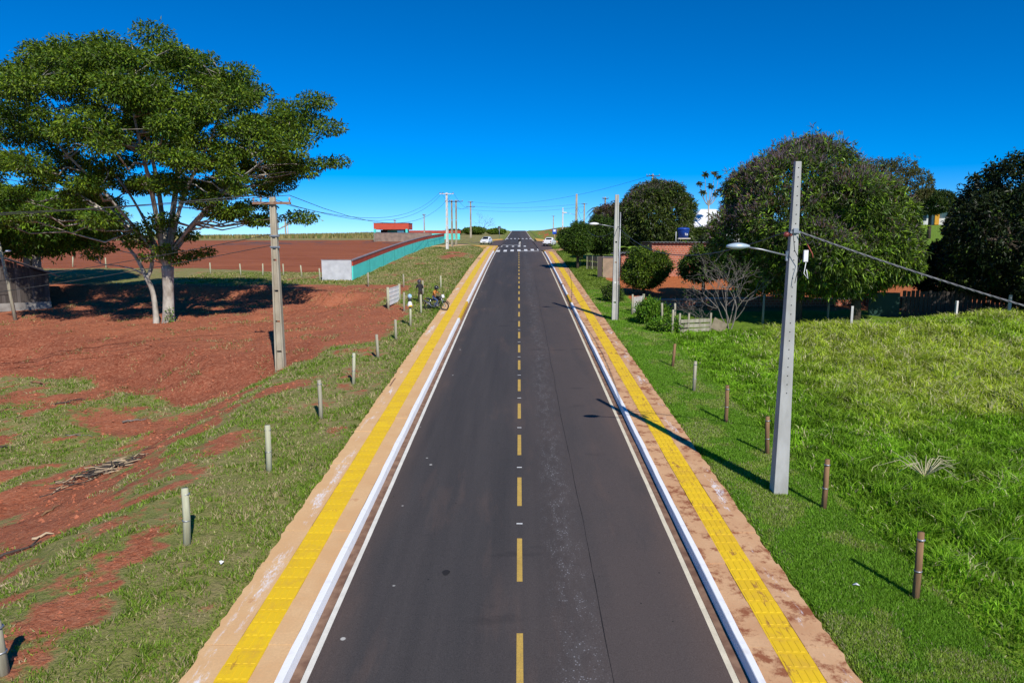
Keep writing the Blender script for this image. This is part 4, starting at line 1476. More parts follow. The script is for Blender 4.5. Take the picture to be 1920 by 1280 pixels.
zr1, zr2, zr3 = g(7.13, 18.35), g(6.26, 45.33), g(8.4, 103.2)
wire((6.95, 18.3, zr1 + 7.1), (6.35, 45.2, zr2 + 6.1), 1.15, .020, 'slack dark cable between the nearest and second lamp poles')
wire((6.4, 45.4, zr2 + 6.0), (8.45, 103.0, zr3 + 6.6), 1.9, .020, 'slack dark cable between the second and farthest lamp poles')
wire((6.4, 45.4, zr2 + 5.9), (14.0, 71.6, g(14, 71.6) + 2.9), .6, .016, 'service wire from the second lamp pole to the brick house')
wire((8.45, 103.0, zr3 + 7.0), (19.0, 204.8, g(19, 205) + 8.0), 1.5, .022, 'wire from the farthest lamp pole up the right roadside')
# twisted service cable leaving right
tc = empty('twisted_cable', (7.22, 18.3, zr1 + 7.1), 0, 'thick twisted grey cable sagging from the nearest lamp pole to the right edge', 'cable')
A, B = Vector((0, 0, 0)), Vector((16.2, -1.6, -4.3))
for k in range(3):
    pts = []
    for i in range(221):
        t_ = i / 220
        q = A.lerp(B, t_)
        q.z -= 4 * .42 * t_ * (1 - t_)
        an = t_ * 2 * math.pi * 26 + k * 2 * math.pi / 3
        pts.append(q + Vector((0, math.cos(an) * .016, math.sin(an) * .016)))
    MB().tube(pts, .0125, 5, False).build('strand', CABLEG, tc)
sv = empty('service_post', (23.42, 16.7, g(23.4, 16.7) - .2), 0, 'wooden service post that takes the twisted cable', 'post')
MB().tube([(0, 0, 0), (0, 0, zr1 + 7.1 - 4.3 - g(23.4, 16.7) + .5)], [.11, .08], 8).build('shaft', WOODB, sv)
MB().lathe([(.03, 0), (.06, .03), (.03, .1)], 8, (0, -.1, 2.2)).build('insulator', PORC, sv)


# fence posts
def post(x, y, h, r, mt, label, group, round_=True, lean=(0, 0), wires=(.45, .9)):
    o = empty('fence_post', (x, y, g(x, y) - .05), random.uniform(0, 3), label, 'fence post', group)
    o.rotation_euler = (lean[0], lean[1], o.rotation_euler[2])
    if round_:
        MB().tube([(0, 0, -.25), (random.uniform(-.012, .012), 0, h * .5), (random.uniform(-.02, .02), random.uniform(-.02, .02), h)], [r * 1.05, r, r * .93], 9).build('shaft', mt, o)
    else:
        MB().box((0, 0, h / 2 - .12), (r * 1.8, r * 1.8, h + .25)).build('shaft', mt, o, bevel=.008)
    for z in (wires if y < 30 else ()):
        MB().lathe([(r * 1.12, -.012), (r * 1.12, .012)], 8, (0, 0, h * z)).build('wire_staple', STEEL, o)
    return o


NTH = ['nearest', 'second', 'third', 'fourth', 'fifth', 'sixth', 'seventh', 'eighth']
LPOST = [(-8.75, 10.75, 1.0, WOODG), (-7.81, 15.34, 1.42, WOODGR), (-7.45, 19.79, 1.47, WOODGR), (-7.32, 24.83, 1.5, WOODG), (-7.23, 29.6, 1.42, WOODGR), (-7.14, 34.51, 1.28, WOODG), (-7.02, 39.12, 1.22, WOODG), (-6.85, 43.35, 1.32, WOODGR)]
for i, (x, y, h, mt) in enumerate(LPOST):
    post(x, y, h, .085 if i < 3 else .075, mt, '%s pale wooden fence post along the left verge, counting from the camera' % NTH[i], 'fence posts on the left verge', lean=(random.uniform(-.03, .03), random.uniform(-.04, .04)))
RPOST = [(8.0, 13.2, 1.46), (7.93, 17.35, 1.40), (7.86, 21.31, 1.30), (7.46, 24.43, 1.43), (7.31, 28.49, 1.36), (7.32, 32.67, 1.2)]
for i, (x, y, h) in enumerate(RPOST):
    post(x, y, h, .07, WOODB if i != 4 else WOODG, '%s round brown fence post along the right verge, counting from the camera' % NTH[i], 'fence posts on the right verge', lean=(random.uniform(-.03, .03), random.uniform(-.01, .07)))
for i, (x, y, h, lb, mt) in enumerate([(-6.81, 47.94, 1.4, 'greenish fence post beside the parked motorcycle', WOODGR), (-8.13, 48.78, 1.38, 'dark weathered fence post between the white gate and the standing figure', WOODG), (-13.75, 63.25, 1.32, 'lone pale post in the grass near the grey wall end', WOODG),
                                      (-10.47, 62.9, 1.22, 'pale post in the grass behind the white gate', WOODG), (-6.92, 61.4, 1.2, 'yellowish post behind the motorcycle rider', WOODGR), (-8.0, 57.6, 1.3, 'grey post directly behind the standing figure in black', WOODG)]):
    post(x, y, h, .075, mt, lb, 'posts near the white gate')
FP = [(-52.5, 81.5), (-47.5, 79.7), (-42.2, 77.4), (-37.8, 75.2), (-32.75, 73.6), (-29.3, 73.0), (-26.6, 72.0), (-24.45, 72.0), (-22.1, 70.6), (-19.4, 67.6)]
for i, (x, y) in enumerate(FP):
    post(x, y, 1.25, .07, WOODGR, '%s thin fence post along the ploughed field, counting left from the grey wall end' % (['first', 'second', 'third', 'fourth', 'fifth', 'sixth', 'seventh', 'eighth', 'ninth', 'tenth'][9 - i]), 'fence posts along the ploughed field', lean=(0, random.uniform(-.12, .12)))
for i, (x, y, h, lb) in enumerate([(19.4, 40.4, 1.25, 'white concrete fence post at the back of the meadow, left of three'), (26.8, 42.6, 1.3, 'white concrete fence post on the grassy mound, middle of three'), (29.6, 42.0, 1.7, 'white concrete fence post on the grassy mound, right of three')]):
    post(x, y, h, .07, CONCW, lb, 'white posts behind the meadow', False)
for i, (x, y, h, lb) in enumerate([(9.0, 40.5, 1.5, 'grey post left of the plank fence'), (9.55, 42.4, 1.6, 'grey post behind the low green shrub'), (8.95, 43.3, 1.5, 'grey post rising from the bright shrub'), (15.5, 44.0, 1.9, 'dark thin post in the mango shade, left of two'), (20.5, 46.0, 1.6, 'dark thin post in the mango shade, right of two'), (7.75, 47.4, 1.5, 'pale post at the left end of the white picket gate')]):
    post(x, y, h, .07, WOODG, lb, 'posts near the brick yard')
for i in range(9):
    x = 15 + i * 1.5
    post(x, 262 + i * .4, 1.5, .09, WOODDK, '%s small post on the right skyline, counting from the road' % ['first', 'second', 'third', 'fourth', 'fifth', 'sixth', 'seventh', 'eighth', 'ninth'][i], 'fence on the right skyline', False, wires=())

# ------------------------------------------------------------------ teal wall, red pavilion
TEAL = mat('teal_wall_paint', (.11, .74, .64), (.095, .64, .56), 1.1, .8, True, stretch=(1, .6, 1.5), bmp=.1)
REDB = mat('brick_red_band', (.45, .072, .040), (.36, .055, .032), 1.2, .8, True, bmp=.1)
GREYW = mat('grey_render', (.56, .57, .60), (.44, .45, .48), 1.6, .9, True, bmp=.2)
CAP = mat('dark_coping', (.20, .17, .19), (.30, .25, .27), 2, .9, True, bmp=.1)


def long_wall(root, x, th, y0, y1, z0, z1, name, mt, n=22):
    vs, fs = [], []
    ys = np.linspace(y0, y1, n)
    for i, yy in enumerate(ys):
        b0 = p(yy)
        vs += [(x + th / 2, yy, b0 + z0), (x + th / 2, yy, b0 + z1), (x - th / 2, yy, b0 + z1), (x - th / 2, yy, b0 + z0)]
        if i:
            o = 4 * i - 4
            fs += [(o + k, o + (k + 1) % 4, o + 4 + (k + 1) % 4, o + 4 + k) for k in range(4)]
    fs += [(0, 1, 2, 3), (4 * n - 4, 4 * n - 3, 4 * n - 2, 4 * n - 1)]
    return MB().add(vs, fs).build(name, mt, root)


bw = empty('boundary_wall', (0, 0, 0), 0, 'long teal boundary wall with red band and grey rendered end', 'wall')
for i in range(11):
    ya, yb = 67.8 + i * 7.7, 67.8 + (i + 1) * 7.7 - .03
    long_wall(bw, -16.3, .2, ya, yb, -.4, 1.52, 'teal_panel', TEAL, 4)
    long_wall(bw, -16.3, .21, ya, yb, 1.522, 2.02, 'red_band', REDB, 4)
    if i:
        MB().box((-16.3, ya - .015, p(ya) + .8), (.24, .08, 1.5)).build('joint_strip', mat('teal_joint', (.03, .26, .24), None, 3, .8), bw)
long_wall(bw, -16.3, .3, 67.7, 152.5, 2.022, 2.12, 'coping', CAP)
MB().box((-17.75, 67.68, p(67.7) + .85), (2.9, .18, 2.5)).build('grey_return', GREYW, bw, bevel=.01)
MB().box((-17.75, 67.68, p(67.7) + 2.13), (3.0, .24, .06)).build('return_coping', CAP, bw)
fw = empty('boundary_wall', (-20, 187, p(187)), 0, 'short far teal wall with red band behind the brown poles', 'wall')
MB().box((0, 0, .6), (8.6, .2, 2.2)).build('teal_panel', TEAL, fw)
MB().box((-3, -.01, 2.1), (15, .22, .76)).build('red_band', REDB, fw)
BRW = mat('brown_rough_render', (.30, .22, .17), (.20, .15, .12), 1.3, .95, True, bmp=.4)
gw = empty('yard_wall', (-27.0, 163, p(163)), 0, 'rough brown wall in front of the red-topped pavilion', 'wall')
MB().box((0, 0, .75), (13.5, .2, 2.7)).build('wall_panel', BRW, gw)
MB().box((0, -.02, 2.13), (13.7, .3, .06)).build('coping', CAP, gw)
pv = empty('pavilion', (-30.6, 171, p(171)), 0, 'low pavilion with broad red fascia and teal pillar beyond the field', 'building')
MB().box((0, 0, 3.55), (8.4, 6, 1.5)).build('red_fascia', mat('orange_red_fascia', (.56, .085, .045), (.50, .075, .04), 1, .7, bmp=.05), pv)
MB().box((0, 0, 4.34), (8.6, 6.2, .08)).build('roof_edge', CAP, pv)
MB().box((-3.95, -2.9, 1.3), (.5, .5, 3.2)).build('pillar', TEAL, pv)
MB().box((3.7, -2.9, 1.3), (.5, .5, 3.2)).build('pillar', TEAL, pv)
MB().box((.4, 1.0, 1.3), (6.4, .2, 3.0)).build('back_wall', TEAL, pv)
MB().box((2.2, -2.6, 2.0), (1.6, .1, 1.6)).build('window', mat('blue_grey_glass', (.08, .2, .28), None, 2, .2, bmp=0), pv)
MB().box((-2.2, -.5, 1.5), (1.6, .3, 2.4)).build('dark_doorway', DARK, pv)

# ------------------------------------------------------------------ brick house and its yard
m, t, b = principled('red_brick_courses')
b.inputs['Roughness'].default_value = .9
tcn = t.nodes.new('ShaderNodeTexCoord')
sep = N(t, 'ShaderNodeSeparateXYZ')
t.links.new(tcn.outputs['Object'], sep.inputs[0])
cmb = N(t, 'ShaderNodeCombineXYZ')
t.links.new(math_(t, 'ADD', sep.outputs[0], sep.outputs[1]), cmb.inputs[0])
t.links.new(sep.outputs[2], cmb.inputs[1])
br = N(t, 'ShaderNodeTexBrick', Scale=1.0)
br.inputs['Color1'].default_value = (.46, .125, .060, 1)
br.inputs['Color2'].default_value = (.33, .085, .045, 1)
br.inputs['Mortar'].default_value = (.40, .27, .20, 1)
br.inputs['Brick Width'].default_value = .30
br.inputs['Row Height'].default_value = .20
br.inputs['Mortar Size'].default_value = .022
br.inputs['Bias'].default_value = -.2
t.links.new(cmb.outputs[0], br.inputs['Vector'])
nz = noise(t, tcn.outputs['Object'], 1.3, 5, .65)
t.links.new(mixc(t, math_(t, 'MULTIPLY', ramp(t, nz, .5, .75), .5), br.outputs['Color'], (.16, .07, .05)), b.inputs['Base Color'])
bump(t, b, br.outputs['Fac'], -.6, .02)
BRICK = m
CORR = mat('grey_fibre_roof', (.22, .22, .22), (.13, .13, .13), 1.5, .9, bmp=.2)


def corr_roof(mb, x0, x1, y0, y1, z0, z1, tilt=0, n=90):
    """corrugated sheet from front (y0,z0) to back (y1,z1)"""
    xs = np.linspace(x0, x1, n)
    vs, fs = [], []
    for i, x in enumerate(xs):
        w_ = .045 * math.sin(x * 2 * math.pi / .36) + tilt * (x - x0)
        vs += [(x, y0, z0 + w_), (x, y1, z1 + w_), (x, y0, z0 + w_ - .05), (x, y1, z1 + w_ - .05)]
        if i:
            o = 4 * i - 4
            fs += [(o, o + 4, o + 5, o + 1), (o + 2, o + 3, o + 7, o + 6), (o, o + 2, o + 6, o + 4)]
    return mb.add(vs, fs)


bh = empty('brick_house', (10.5, 71.7, p(71.7)), 0, 'unplastered red brick house with grey corrugated roof in the orange yard', 'house')
MB().box((8.8, 3.2, 1.55), (11.4, 6.4, 3.86)).build('wall', BRICK, bh)
MB().prism([(.0, -.3), (3.08, -.3), (3.08, 2.62), (0, 2.3)], .02, 5).build('side_room_wall', BRICK, bh)
corr_roof(MB(), 2.9, 14.8, -.35, 6.8, 3.60, 3.58).build('roof', CORR, bh)
corr_roof(MB(), -.5, 3.0, -.3, 5.2, 2.44, 2.36, .10, 40).build('side_roof', CORR, bh)
MB().box((3.12, -.03, 1.2), (.22, .16, 2.9)).build('corner_pillar', mat('ochre_pillar', (.48, .33, .12), None, 2, .9), bh)
MB().box((9.2, -.02, 1.45), (.9, .06, 1.1)).build('window', WOODDK, bh)
tk = empty('water_tank', (18.4, 78.8, g(18.4, 78.8)), 0, 'blue water tank with white lettering on a wooden stand above the brick house', 'water tank')
BLUE = mat('blue_tank_plastic', (.015, .065, .33), (.012, .05, .27), 2, .45, bmp=0)
tz = 3.55
MB().lathe([(.55, 0), (.66, .85), (.68, .9)], 20, (0, 0, tz)).build('tank_body', BLUE, tk)
MB().lathe([(.70, .88), (.70, .98), (.60, 1.10), (.2, 1.16)], 20, (0, 0, tz)).build('tank_lid', BLUE, tk)
for k, (x, w_, z, h_) in enumerate([(.10, .14, .50, .05), (.10, .05, .38, .24), (.24, .05, .36, .20), (.34, .05, .36, .20), (.29, .12, .45, .05)]):
    MB().box((x, -.645 + x * x * .45, tz + z), (w_, .02, h_), rz=x * .7).build('letter_stroke', WHITE, tk)
MB().box((0, 0, tz - .07), (1.35, 1.35, .12)).build('platform', mat('pale_board', (.62, .55, .45), None, 3, .8), tk)
for s in (-1, 1):
    MB().tube([(s * .12, 0, -.1), (s * .16, 0, 2.2)], .10, 7).build('leg', CONCW, tk)
    MB().tube([(s * .16, 0, 2.1), (s * .52, 0, tz - .12)], .07, 6).build('strut', WOODG, tk)
MB().tube([(-.85, -.2, tz + .7), (-.85, -.2, tz - .3), (-.6, -.1, tz - .4)], .035, 6).build('outlet_pipe', WHITE, tk)
lw = empty('low_brick_wall', (9.8, 51.4, p(51.4)), R(2), 'low red brick wall along the front of the shaded yard', 'wall')
for i in range(6):
    MB().box((2.0 + i * 4.02, .06 * (i % 2), .22 + .05 * (i % 3)), (3.98, .16, .85)).build('wall_section', BRICK, lw)
    MB().box((2.0 + i * 4.02, .06 * (i % 2), .68 + .05 * (i % 3)), (4.0, .2, .06)).build('coping', GREYW if i % 2 else CAP, lw)
# white picket gate
pg = empty('picket_gate', (7.95, 48.0, g(7.95, 48)), R(52), 'white picket gate in the verge before the round fruit tree', 'gate')
for k in range(8):
    MB().prism([(k * .17, .08), (k * .17 + .10, .08), (k * .17 + .10, 1.12), (k * .17 + .05, 1.20), (k * .17, 1.12)], -.012, .012).build('picket', mat('worn_white_wood', (.62, .62, .60), (.45, .43, .40), 6, .8), pg)
for z in (.3, .95):
    MB().box((.65, .03, z), (1.4, .03, .08)).build('rail', MATS['worn_white_wood'], pg)
MB().box((1.42, 0, .6), (.12, .12, 1.4)).build('gate_post', WOODGR, pg)
# plank fence with a leaning board
pf = empty('plank_fence', (9.4, 40.4, g(9.4, 40.4)), R(8), 'grey plank fence with a leaning board at the meadow corner', 'fence')
for z in (.25, .52, .80):
    MB().box((.95, 0, z), (1.8, .035, .20), ry=R(random.uniform(-3, 3))).build('plank', WOODG, pf)
for x in (.0, .55, 1.9):
    MB().tube([(x, .08, -.2), (x + .03, .08, 1.25)], .06, 7).build('stake', WOODG, pf)
MB().box((2.5, .2, .45), (.9, .05, .7), ry=R(28), rx=R(-15)).build('leaning_board', mat('pale_board2', (.24, .20, .13), (.17, .14, .09), 4, .9), pf)
# dark plank fence under the right-edge trees
df = empty('board_fence', (26.0, 47.0, g(26, 47)), R(-16), 'dark upright board fence in the shade below the right-edge tree', 'fence')
for k in range(34):
    MB().box((k * .26, random.uniform(-.02, .02), .85 + random.uniform(-.06, .06)), (.22, .03, 1.9)).build('board', WOODDK, df)
for z in (.4, 1.35):
    MB().box((4.3, .04, z), (8.8, .04, .09)).build('rail', WOODDK, df)
MB().box((-1.2, .02, .8), (1.9, .05, 1.7)).build('green_door', mat('dark_green_paint', (.02, .06, .045), None, 3, .6), df)
# odds and ends by the house
ws = empty('leaning_panel', (7.9, 56.5, g(7.9, 56.5)), R(10), 'white panel standing beside the second lamp pole', 'panel')
MB().box((0, 0, .75), (.55, .05, .95)).build('board', WHITE, ws)
MB().box((0, .03, .35), (.06, .06, .9)).build('support_stake', WOODG, ws)
rb_ = empty('red_barrel', (7.55, 56.0, g(7.55, 56)), 0, 'small dull red barrel before the white panel', 'barrel')
MB().lathe([(.22, 0), (.26, .3), (.22, .62)], 12).build('barrel_body', mat('dull_red', (.30, .07, .06), None, 3, .6), rb_)
MB().lathe([(.235, .60), (.235, .65)], 12).build('rim', STEEL, rb_)
cw = empty('gate_pillar_wall', (9.3, 70.2, g(9.3, 70.2)), R(-12), 'short tan plastered wall stub left of the brick house', 'wall')
MB().box((0, 0, .95), (1.7, .25, 2.2)).build('wall_panel', mat('tan_plaster', (.42, .30, .20), (.30, .22, .15), 1.5, .9), cw)
MB().box((0, 0, 2.08), (1.8, .35, .08)).build('coping', CAP, cw)
MB().box((-1.15, .0, 1.0), (.45, .3, 2.3)).build('dark_pillar', mat('dark_plaster', (.10, .08, .07), None, 2, .9), cw)
ys_ = empty('yellow_board', (7.35, 83.4, g(7.35, 83.4)), 0, 'small yellow board between the street tree trunks', 'board')
MB().box((0, 0, 1.2), (.6, .04, .7)).build('panel', mat('pale_yellow_paint', (.72, .60, .18), None, 3, .6), ys_)
MB().box((0, .04, .6), (.06, .04, 1.3)).build('stake', WOODG, ys_)
pk = empty('picket_fence', (7.7, 79.0, g(7.7, 79)), R(-30), 'dark paling fence in the shade of the street trees', 'fence')
for k in range(10):
    MB().box((k * .22, 0, .7 + .04 * (k % 2)), (.10, .03, 1.5)).build('paling', WOODDK if k % 3 else WOODG, pk)
for z in (.35, 1.1):
    MB().box((1.0, .03, z), (2.2, .03, .07)).build('rail', WOODDK, pk)
# white hip-roofed house
wh = empty('hip_roof_house', (31.9, 118, g(31.9, 118)), R(6), 'white house with pale hip roof behind the mango trees', 'house')
MB().box((0, 0, 1.5), (8, 7, 3.2)).build('wall', mat('white_render', (.72, .71, .68), None, 1.5, .8), wh)
MB().add([(-4.9, -4.4, 3.5), (4.9, -4.4, 3.5), (4.9, 4.4, 3.5), (-4.9, 4.4, 3.5), (-1.6, 0, 6.6), (1.0, 0, 6.6)],
         [(0, 1, 5, 4), (1, 2, 5), (2, 3, 4, 5), (3, 0, 4), (3, 2, 1, 0)]).build('roof', mat('pale_roof_sheet', (.78, .78, .78), (.66, .66, .67), 1.2, .5, bmp=.05), wh)
MB().box((0, -4.42, 3.42), (9.9, .06, .28)).build('fascia', WHITE, wh)
for x in (-2.4, 2.2):
    wn = MB().box((x, -3.52, 1.7), (1.3, .06, 1.1)).build('window', WHITE, wh)
    MB().box((x, -3.56, 1.7), (1.1, .04, .9)).build('pane', mat('dark_glass', (.03, .04, .05), None, 2, .1, bmp=0), wn)
yh = empty('villa', (104, 176, g(104, 176)), R(-20), 'white villa with orange pillar seen past the lawn at right', 'house')
MB().box((0, 0, 2.8), (12, 9, 5.8)).build('wall', MATS['white_render'], yh)
MB().box((0, -.3, 5.9), (13, 10.4, .5)).build('roof', mat('tan_roof_edge', (.5, .42, .34), None, 2, .8), yh)
MB().box((-1.0, -4.9, 1.8), (.9, .9, 3.8)).build('pillar', mat('orange_pillar_paint', (.75, .36, .03), None, 2, .7), yh)
MB().box((0, -5.1, 3.5), (12, 2.2, .3)).build('porch_roof', WOODDK, yh)
for x in (-4, 3.5):
    MB().box((x, -4.52, 1.7), (1.8, .06, 1.6)).build('window', MATS['dark_glass'], yh)

# ------------------------------------------------------------------ grey wooden shed
sh = empty('wooden_shed', (-36.6, 53.7, g(-38, 53.7)), R(37), 'weathered dark plank shed with sloping roof under the leafy tree', 'shed')
W_, D_ = 7.6, 6.0


def eave(x):   # roof underside height along the front, x from 0 (right corner) to -W_
    return 2.75 + (1.55 * (-x / 3.6) if x > -3.6 else 1.55 * (1 - (-x - 3.6) / 4.0))


k = 0
x = 0
while x > -W_:
    w_ = .235
    MB().prism([(x - w_ + .01, .55), (x, .55), (x, eave(x) - .1), (x - w_ + .01, eave(x - w_) - .1)], -.02 - random.uniform(0, .012), .02).build('plank', WOODDK if k % 4 else mat('paler_old_wood', (.12, .10, .09), (.07, .058, .05), 5, .9, stretch=(3, 3, .15)), sh)
    x -= w_
    k += 1
MB().box((-W_ / 2, .0, .24), (W_ + .08, .16, .62)).build('plinth', mat('limewashed_plinth', (.30, .28, .25), (.19, .17, .15), 1.5, .9), sh)
for q in range(20):
    MB().box((.0, .15 + q * .30, 1.6), (.04, .285, 2.2)).build('plank', MATS['old_dark_wood'], sh)
MB().box((-W_ / 2, D_, 1.6), (W_, .05, 2.8)).build('back_wall', WOODDK, sh)
MB().box((-2.9, -.05, 1.7), (.8, .05, 1.0)).build('shutter', mat('shutter_wood', (.08, .066, .058), None, 5, .9), sh)
MB().add([(.75, -.6, 2.48), (-3.6, -.6, 4.36), (-3.6, D_ + .4, 4.36), (.75, D_ + .4, 2.48), (.75, -.6, 2.42), (-3.6, -.6, 4.28), (-3.6, D_ + .4, 4.28), (.75, D_ + .4, 2.42)],
         [(0, 1, 2, 3), (7, 6, 5, 4), (0, 4, 5, 1), (0, 3, 7, 4), (2, 6, 7, 3)]).build('roof_slope', mat('old_clay_tile', (.13, .09, .075), (.07, .055, .05), 3, .95, bmp=.5), sh)
MB().add([(-8.2, -.6, 2.6), (-3.6, -.6, 4.36), (-3.6, D_ + .4, 4.36), (-8.2, D_ + .4, 2.6), (-8.2, -.6, 2.54), (-3.6, -.6, 4.28), (-3.6, D_ + .4, 4.28), (-8.2, D_ + .4, 2.54)],
         [(0, 3, 2, 1), (4, 5, 6, 7), (0, 1, 5, 4), (0, 4, 7, 3)]).build('roof_slope', MATS['old_clay_tile'], sh)

# ------------------------------------------------------------------ white slatted gate on the left
sg = empty('slatted_gate', (-9.55, 50.5, g(-9.5, 50.5)), R(88), 'white slatted livestock gate between two posts on the left verge', 'gate')
for z in (.22, .52, .82, 1.12, 1.40):
    MB().box((1.9, 0, z), (3.6, .04, .06)).build('rail', WHITE, sg)
for k in range(9):
    MB().box((.15 + k * .4375, .0, .81), (.24, .03, 1.25)).build('slat', WHITE, sg)
for x in (-.1, 3.9):
    MB().tube([(x, 0, -.2), (x, 0, 1.55)], .10, 8).build('gate_post', WOODGR, sg)
# painted marker set on a post
mk = empty('post_marker', (-6.85, 43.3, g(-6.85, 43.35) + 1.26), 0, 'blue, black and white banded marker sitting on a pale fence post', 'marker')
MB().lathe([(.16, 0), (.17, .06), (.12, .22), (.07, .34)], 10).build('white_skirt', WHITE, mk)
MB().lathe([(.10, .33), (.115, .42), (.10, .50)], 10).build('black_band', CABLE, mk)
MB().lathe([(.09, .49), (.14, .60), (.12, .72), (.03, .78)], 10).build('blue_cap', mat('sky_blue_paint', (.06, .32, .55), (.6, .68, .72), 9, .5, bmp=0), mk)
MB().box((.05, -.13, .04), (.2, .06, .09)).build('yellow_foot', KY, mk)

# ------------------------------------------------------------------ roadside signs
sn = empty('road_sign', (7.35, 145, g(7.35, 145)), 0, 'blue roadside sign with white square on a thin post beyond the crossing', 'sign')
MB().tube([(0, 0, -.2), (0, 0, 2.9)], .05, 7).build('post', mat('red_and_grey_post', (.5, .2, .18), (.5, .48, .46), 1.2, .6, bmp=0), sn)
MB().box((0, -.05, 2.45), (.80, .04, 1.05)).build('panel', mat('sign_blue', (.01, .07, .52), None, 2, .4, bmp=0), sn)
MB().box((0, -.075, 2.66), (.50, .012, .44)).build('white_square', WHITE, sn)
s2_ = empty('road_sign', (-5.7, 205, g(-5.7, 205)), 0, 'dark-backed roadside sign on the left beyond the crossing', 'sign')
MB().tube([(0, 0, -.2), (0, 0, 3.4)], .06, 7).build('post', STEEL, s2_)
MB().box((0, .05, 3.1), (.8, .04, 1.0)).build('panel', mat('sign_back', (.05, .07, .09), None, 2, .6, bmp=0), s2_)


# ------------------------------------------------------------------ cars
def car(name, x, y, rz, label, pickup=False, zoff=.10):
    root = empty(name, (x, y, p(y) + zoff + .012), rz, label, 'car')
    root.rotation_euler = (slope(y) * math.cos(rz), 0, rz)
    PAINT = mat('white_car_paint', (.80, .80, .80), (.77, .77, .77), 2, .25, bmp=0, spec=.5)
    GLASS = mat('car_glass', (.012, .014, .018), None, 2, .08, bmp=0, spec=.6)
    TYRE = mat('tyre_rubber', (.02, .02, .02), None, 6, .85, bmp=0)
    TRIM = mat('black_trim', (.03, .03, .03), None, 6, .6, bmp=0)
    # local: +y is the front; half widths by height
    if pickup:
        L = 4.5
        prof = [(-2.25, .42, .95), (-2.2, .32, 1.08), (-1.4, .26, 1.10), (-.6, .26, 1.10), (.6, .26, 1.04), (1.3, .26, 1.0), (1.9, .27, .94), (2.2, .32, .80), (2.25, .42, .66)]
        cab = [(-.75, 1.09, 1.09), (-.5, 1.09, 1.54), (.1, 1.07, 1.58), (.55, 1.05, 1.52), (1.25, 1.0, 1.02)]
    else:
        L = 3.9
        prof = [(-1.95, .42, .85), (-1.9, .30, 1.02), (-1.2, .26, 1.03), (-.4, .26, 1.02), (.6, .26, .98), (1.1, .26, .95), (1.6, .27, .88), (1.88, .32, .74), (1.95, .42, .62)]
        cab = [(-1.88, 1.0, 1.05), (-1.5, 1.02, 1.46), (-.5, 1.02, 1.52), (.2, 1.0, 1.48), (1.05, .95, .97)]

    def loft(rows, name, mt, hw0, hw1, inset=0):
        vs, fs = [], []
        for yy, z0, z1 in rows:
            zm = z0 + (z1 - z0) * .55
            vs += [(-hw0 + .04, yy, z0), (-hw0, yy, zm), (-hw1, yy, z1 - .03), (-hw1 + .06, yy, z1), (hw1 - .06, yy, z1), (hw1, yy, z1 - .03), (hw0, yy, zm), (hw0 - .04, yy, z0)]
        n = len(rows)
        for i in range(n - 1):
            for k in range(8):
                fs.append((i * 8 + k, i * 8 + (k + 1) % 8, i * 8 + 8 + (k + 1) % 8, i * 8 + 8 + k))
        fs += [tuple(range(8)), tuple(range(8 * n - 8, 8 * n))]
        return MB().add(vs, fs, False).build(name, mt, root, bevel=.025)
    loft(prof, 'body', PAINT, .84, .80)
    loft(cab, 'cabin', PAINT, .74, .56)
    # glass panels lie just proud of the cabin skin
    def quad(name, pts):
        MB().add(pts, [(0, 1, 2, 3)]).build(name, GLASS, root)
    fr, bk = cab[-1], cab[-2]
    dz = .02
    quad('windscreen', [(-.62, fr[0] - .06, fr[2] + dz + .05), (.62, fr[0] - .06, fr[2] + dz + .05), (.52, bk[0] + .06, bk[2] - .02 + dz), (-.52, bk[0] + .06, bk[2] - .02 + dz)])
    a, b_ = cab[0], cab[1]
    quad('rear_window', [(-.60, a[0] + .05 - .03, a[2] + .09), (.60, a[0] + .05 - .03, a[2] + .09), (.50, b_[0] - .05 - .03, b_[2] - .06), (-.50, b_[0] - .05 - .03, b_[2] - .06)])
    for s in (-1, 1):
        quad('side_window', [(s * .735, cab[0][0] + .35, 1.08), (s * .735, cab[-1][0] - .45, 1.06), (s * .585, cab[-2][0] - .02, 1.44), (s * .585, cab[1][0] + .08, 1.42)])
        MB().box((s * .90, .75 if not pickup else .95, 1.0), (.16, .10, .12)).build('wing_mirror', TRIM, root)
        MB().box((s * .60, L / 2 - .06, .68), (.30, .10, .14)).build('headlight', mat('lamp_glass', (.5, .52, .55), None, 3, .1, bmp=0), root)
        MB().box((s * .70, -L / 2 + .02, .85), (.16, .08, .26)).build('tail_light', mat('tail_red', (.30, .02, .02), None, 3, .2, bmp=0), root)
        for yy in (-L * .31, L * .31):
            wl_ = MB().lathe([(.20, -.10), (.30, -.09), (.315, -.05), (.315, .05), (.30, .09), (.20, .10)], 20, (s * .76, yy, .315), axis='X').build('tyre', TYRE, root)
            MB().lathe([(.02, -.105), (.20, -.10), (.20, .10), (.02, .105)], 14, (s * .76, yy, .315), axis='X').build('rim', STEEL, wl_)
    MB().box((0, L / 2 - .0, .46), (1.5, .10, .22)).build('front_bumper', PAINT if not pickup else TRIM, root, bevel=.03)
    MB().box((0, L / 2 + .045, .60), (.8, .03, .10)).build('grille', TRIM, root)
    MB().box((0, -L / 2 + .0, .45), (1.6, .12, .22)).build('rear_bumper', TRIM, root, bevel=.03)
    MB().box((0, -L / 2 - .065, .50), (.42, .02, .13)).build('number_plate', mat('plate_grey', (.45, .46, .48), None, 3, .4, bmp=0), root)
    MB().box((0, L / 2 + .055, .46), (.42, .02, .12)).build('number_plate', MATS['plate_grey'], root)


car('hatchback', -6.6, 141.5, R(170), 'white hatchback facing the camera at the mouth of the left side street')
car('pickup_truck', 5.75, 131.5, R(-14), 'white pickup seen from behind, turning into the right side street', True)


